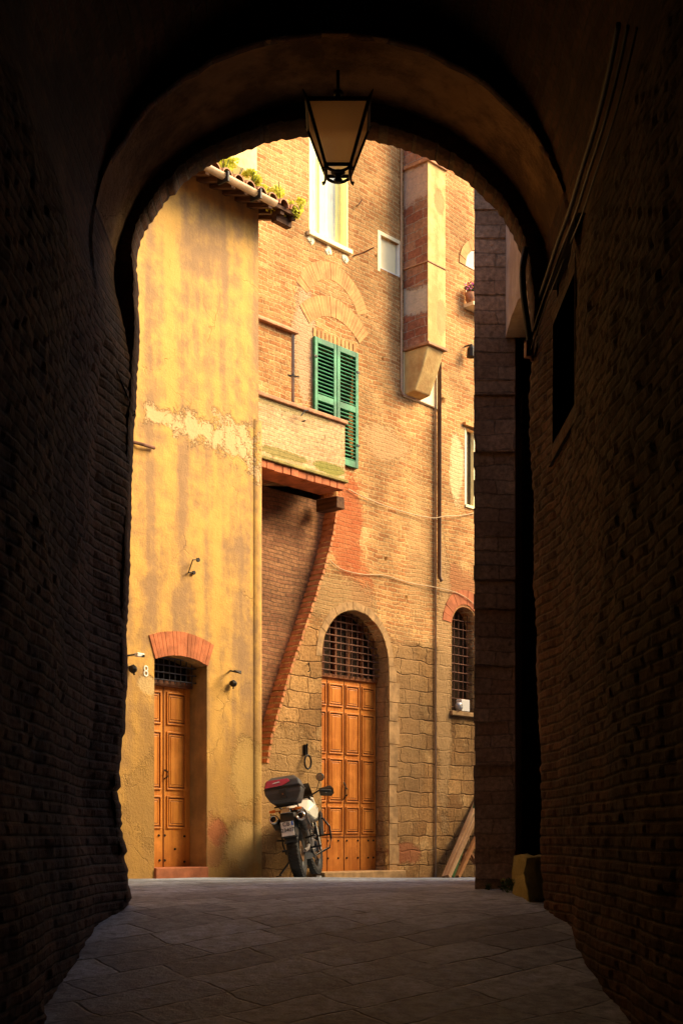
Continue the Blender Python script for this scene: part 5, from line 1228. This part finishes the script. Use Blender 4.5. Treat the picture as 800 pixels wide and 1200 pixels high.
for s in (-1, 1):
    bm = bmesh.new(); tube(bm, [(s * .28, 1.085, 1.085), (s * .41, 1.015, 1.058)], .018, 10); obj('grip', bm, M['tyre'], hb, smooth=True)
    bm = bmesh.new(); hull(bm, [(s * x, y, z) for x, y, z in ((.24, 1.18, 1.12), (.24, 1.18, 1.02), (.40, 1.13, 1.14), (.40, 1.13, .99), (.45, 1.04, 1.09), (.45, 1.04, 1.02), (.24, 1.16, 1.12), (.40, 1.11, 1.13), (.40, 1.11, 1.0))]); obj('hand_guard', bm, M['black_plastic'], hb, bevel=.01)
    bm = bmesh.new(); box(bm, s * .36 - .03, s * .36 + .03, 1.095, 1.105, 1.05, 1.08); obj('guard_decal', bm, M['plate_white'], hb)
    mr = bpy.data.objects.new('mirror', None); C.objects.link(mr); mr.parent = mb
    bm = bmesh.new(); tube(bm, [(s * .22, 1.11, 1.10), (s * .27, 1.13, 1.22)], .005, 6); obj('stalk', bm, M['black_metal'], mr)
    bm = bmesh.new(); lathe(bm, [(.001, 0), (.050, .0), (.056, .015), (.03, .03), (.001, .032)], Matrix.Translation((s * .285, 1.125, 1.265)) @ Matrix.Rotation(R(90), 4, 'Z'), 18); obj('housing', bm, M['black_plastic'], mr)
    bm = bmesh.new(); lathe(bm, [(.001, -.003), (.046, -.003), (.046, .001), (.001, .001)], Matrix.Translation((s * .285, 1.122, 1.265)) @ Matrix.Rotation(R(90), 4, 'Z'), 18); obj('glass', bm, M['chrome'], mr)
bm = bmesh.new(); hull(bm, [(x * k, y, z) for x in (-1, 1) for k, y, z in ((.13, 1.34, 1.02), (.15, 1.40, .90), (.10, 1.52, .92), (.08, 1.48, 1.06), (.12, 1.36, .84))]); part('headlight_fairing', bm, M['cream_fairing'], bevel=.015)
bm = bmesh.new(); hull(bm, [(x * k, y, z) for x in (-1, 1) for k, y, z in ((.13, 1.38, 1.03), (.10, 1.30, 1.22), (.13, 1.384, 1.03), (.10, 1.304, 1.22))]); part('windscreen', bm, M['dark_glass'])
# rack, lights, top case
bm = bmesh.new()
for s in (-1, 1): tube(bm, [(s * .10, .05, .86), (s * .12, -.15, .90), (s * .12, -.42, .885), (s * .06, -.46, .885)], .010, 8)
tube(bm, [(-.12, -.2, .895), (.12, -.2, .895)], .009, 6); tube(bm, [(-.12, -.38, .89), (.12, -.38, .89)], .009, 6); part('luggage_rack', bm, M['black_metal'], smooth=True)
bm = bmesh.new(); hull(bm, [(x * k, y, z) for x in (-1, 1) for k, y, z in ((.07, -.43, .80), (.05, -.42, .86), (.06, -.36, .80), (.04, -.36, .86))]); part('tail_light', bm, M['chrome'], bevel=.01)
for s in (-1, 1):
    bm = bmesh.new(); tube(bm, [(s * .08, -.36, .835), (s * .13, -.38, .84)], .008, 6); hull(bm, [(s * x, y, z) for x, y, z in ((.12, -.42, .82), (.20, -.41, .825), (.20, -.40, .855), (.12, -.42, .86), (.13, -.36, .83), (.19, -.36, .84))])
    part('indicator', bm, M['orange_lens'], bevel=.005)
tc = bpy.data.objects.new('top_case', None); C.objects.link(tc); tc.parent = mb; tc.scale = (.9, .95, 1); tc.location = (.02, -.33, .91); tc.rotation_euler = (R(-4), 0, 0)
bm = bmesh.new(); hull(bm, [(x * k, y, z) for x in (-1, 1) for k, y, z in ((.16, -.20, .0), (.20, -.22, .04), (.245, -.23, .12), (.25, -.22, .175), (.17, .18, .0), (.245, .17, .175), (.21, .20, .1))]); obj('base', bm, M['case_grey'], tc, bevel=.015)
bm = bmesh.new(); hull(bm, [(x * k, y, z) for x in (-1, 1) for k, y, z in ((.25, -.22, .180), (.245, -.23, .20), (.225, -.205, .27), (.16, -.12, .325), (.245, .17, .180), (.21, .14, .28), (.14, .08, .33))]); obj('lid', bm, M['case_grey'], tc, bevel=.02)
bm = bmesh.new(); hull(bm, [(x, y, z) for x, y, z in ((-.238, -.240, .195), (.02, -.240, .205), (.12, -.228, .245), (.09, -.210, .285), (-.20, -.210, .285), (-.235, -.215, .205), (.06, -.20, .245), (-.2, -.18, .275), (.03, -.18, .275), (-.245, -.16, .215), (-.215, -.15, .27))]); obj('reflector', bm, M['red_panel'], tc, bevel=.006)
bm = bmesh.new(); hull(bm, [(-.13, -.236, .238), (-.02, -.232, .245), (-.03, -.230, .258), (-.10, -.230, .25), (-.12, -.225, .24), (-.03, -.222, .25)]); obj('emblem', bm, M['plate_white'], tc)
bm = bmesh.new(); hull(bm, [(x * k, y, z) for x in (-1, 1) for k, y, z in ((.045, -.245, .05), (.05, -.25, .16), (.05, -.22, .05), (.05, -.22, .17))]); obj('latch', bm, M['black_plastic'], tc, bevel=.008)
bm = bmesh.new(); lathe(bm, [(.001, 0), (.012, 0), (.012, .006), (.001, .006)], Matrix.Translation((0, -.25, .10)) @ Matrix.Rotation(R(-90), 4, 'Z'), 12); obj('lock', bm, M['disc'], tc)
bm = bmesh.new(); box(bm, -.252, .252, -.232, .18, .174, .182); obj('seam', bm, M['black_plastic'], tc)

# pieces that are parts of their own
def split(o):
    me = o.data; bm = bmesh.new(); bm.from_mesh(me); bm.verts.ensure_lookup_table(); seen = {}; n = 0
    for v0 in bm.verts:
        if v0 in seen: continue
        st = [v0]; seen[v0] = n
        while st:
            q = st.pop()
            for e in q.link_edges:
                for w_ in e.verts:
                    if w_ not in seen: seen[w_] = n; st.append(w_)
        n += 1
    if n < 2: bm.free(); return
    for k in range(n):
        b2 = bm.copy(); b2.verts.ensure_lookup_table(); bm.verts.ensure_lookup_table()
        kill = [b2.verts[i] for i, v in enumerate(bm.verts) if seen[v] != k]
        bmesh.ops.delete(b2, geom=kill, context='VERTS')
        if k == 0: tgt = o; keep = b2; continue
        c = o.copy(); c.data = bpy.data.meshes.new(o.name.split('.')[0]); c.name = o.name.split('.')[0]; b2.to_mesh(c.data); b2.free()
        for m_ in me.materials: c.data.materials.append(m_)
        C.objects.link(c)
    keep.to_mesh(me); keep.free(); bm.free()
for o in list(C.objects):
    if o.type == 'MESH' and o.name.split('.')[0] in ('band_course', 'gutter_strap', 'foot_scroll', 'tank_fairing', 'side_panel', 'stud', 'joist', 'rafter', 'footpeg', 'crash_bar', 'bolt_cover', 'engine_cover', 'yoke', 'fork_tube', 'sash', 'panel', 'hinge', 'fairing_trim', 'brake_disc', 'springing_course', 'outer_wall', 'front_render', 'joint'):
        split(o)

# small litter by the wheel
for (u, v, d, lb) in ((374, 1027, 16.6, 'small pale scrap of paper on the ground by the front wheel'),):
    p = P(u, v, d); bm = bmesh.new(); z = gzs(p.x, p.y)
    blk(bm, p.x - .03, p.x + .03, p.y - .02, p.y + .02, z, z + .025, 2, .01); tag(obj('litter', bm, M['white'], smooth=True), lb, 'litter')
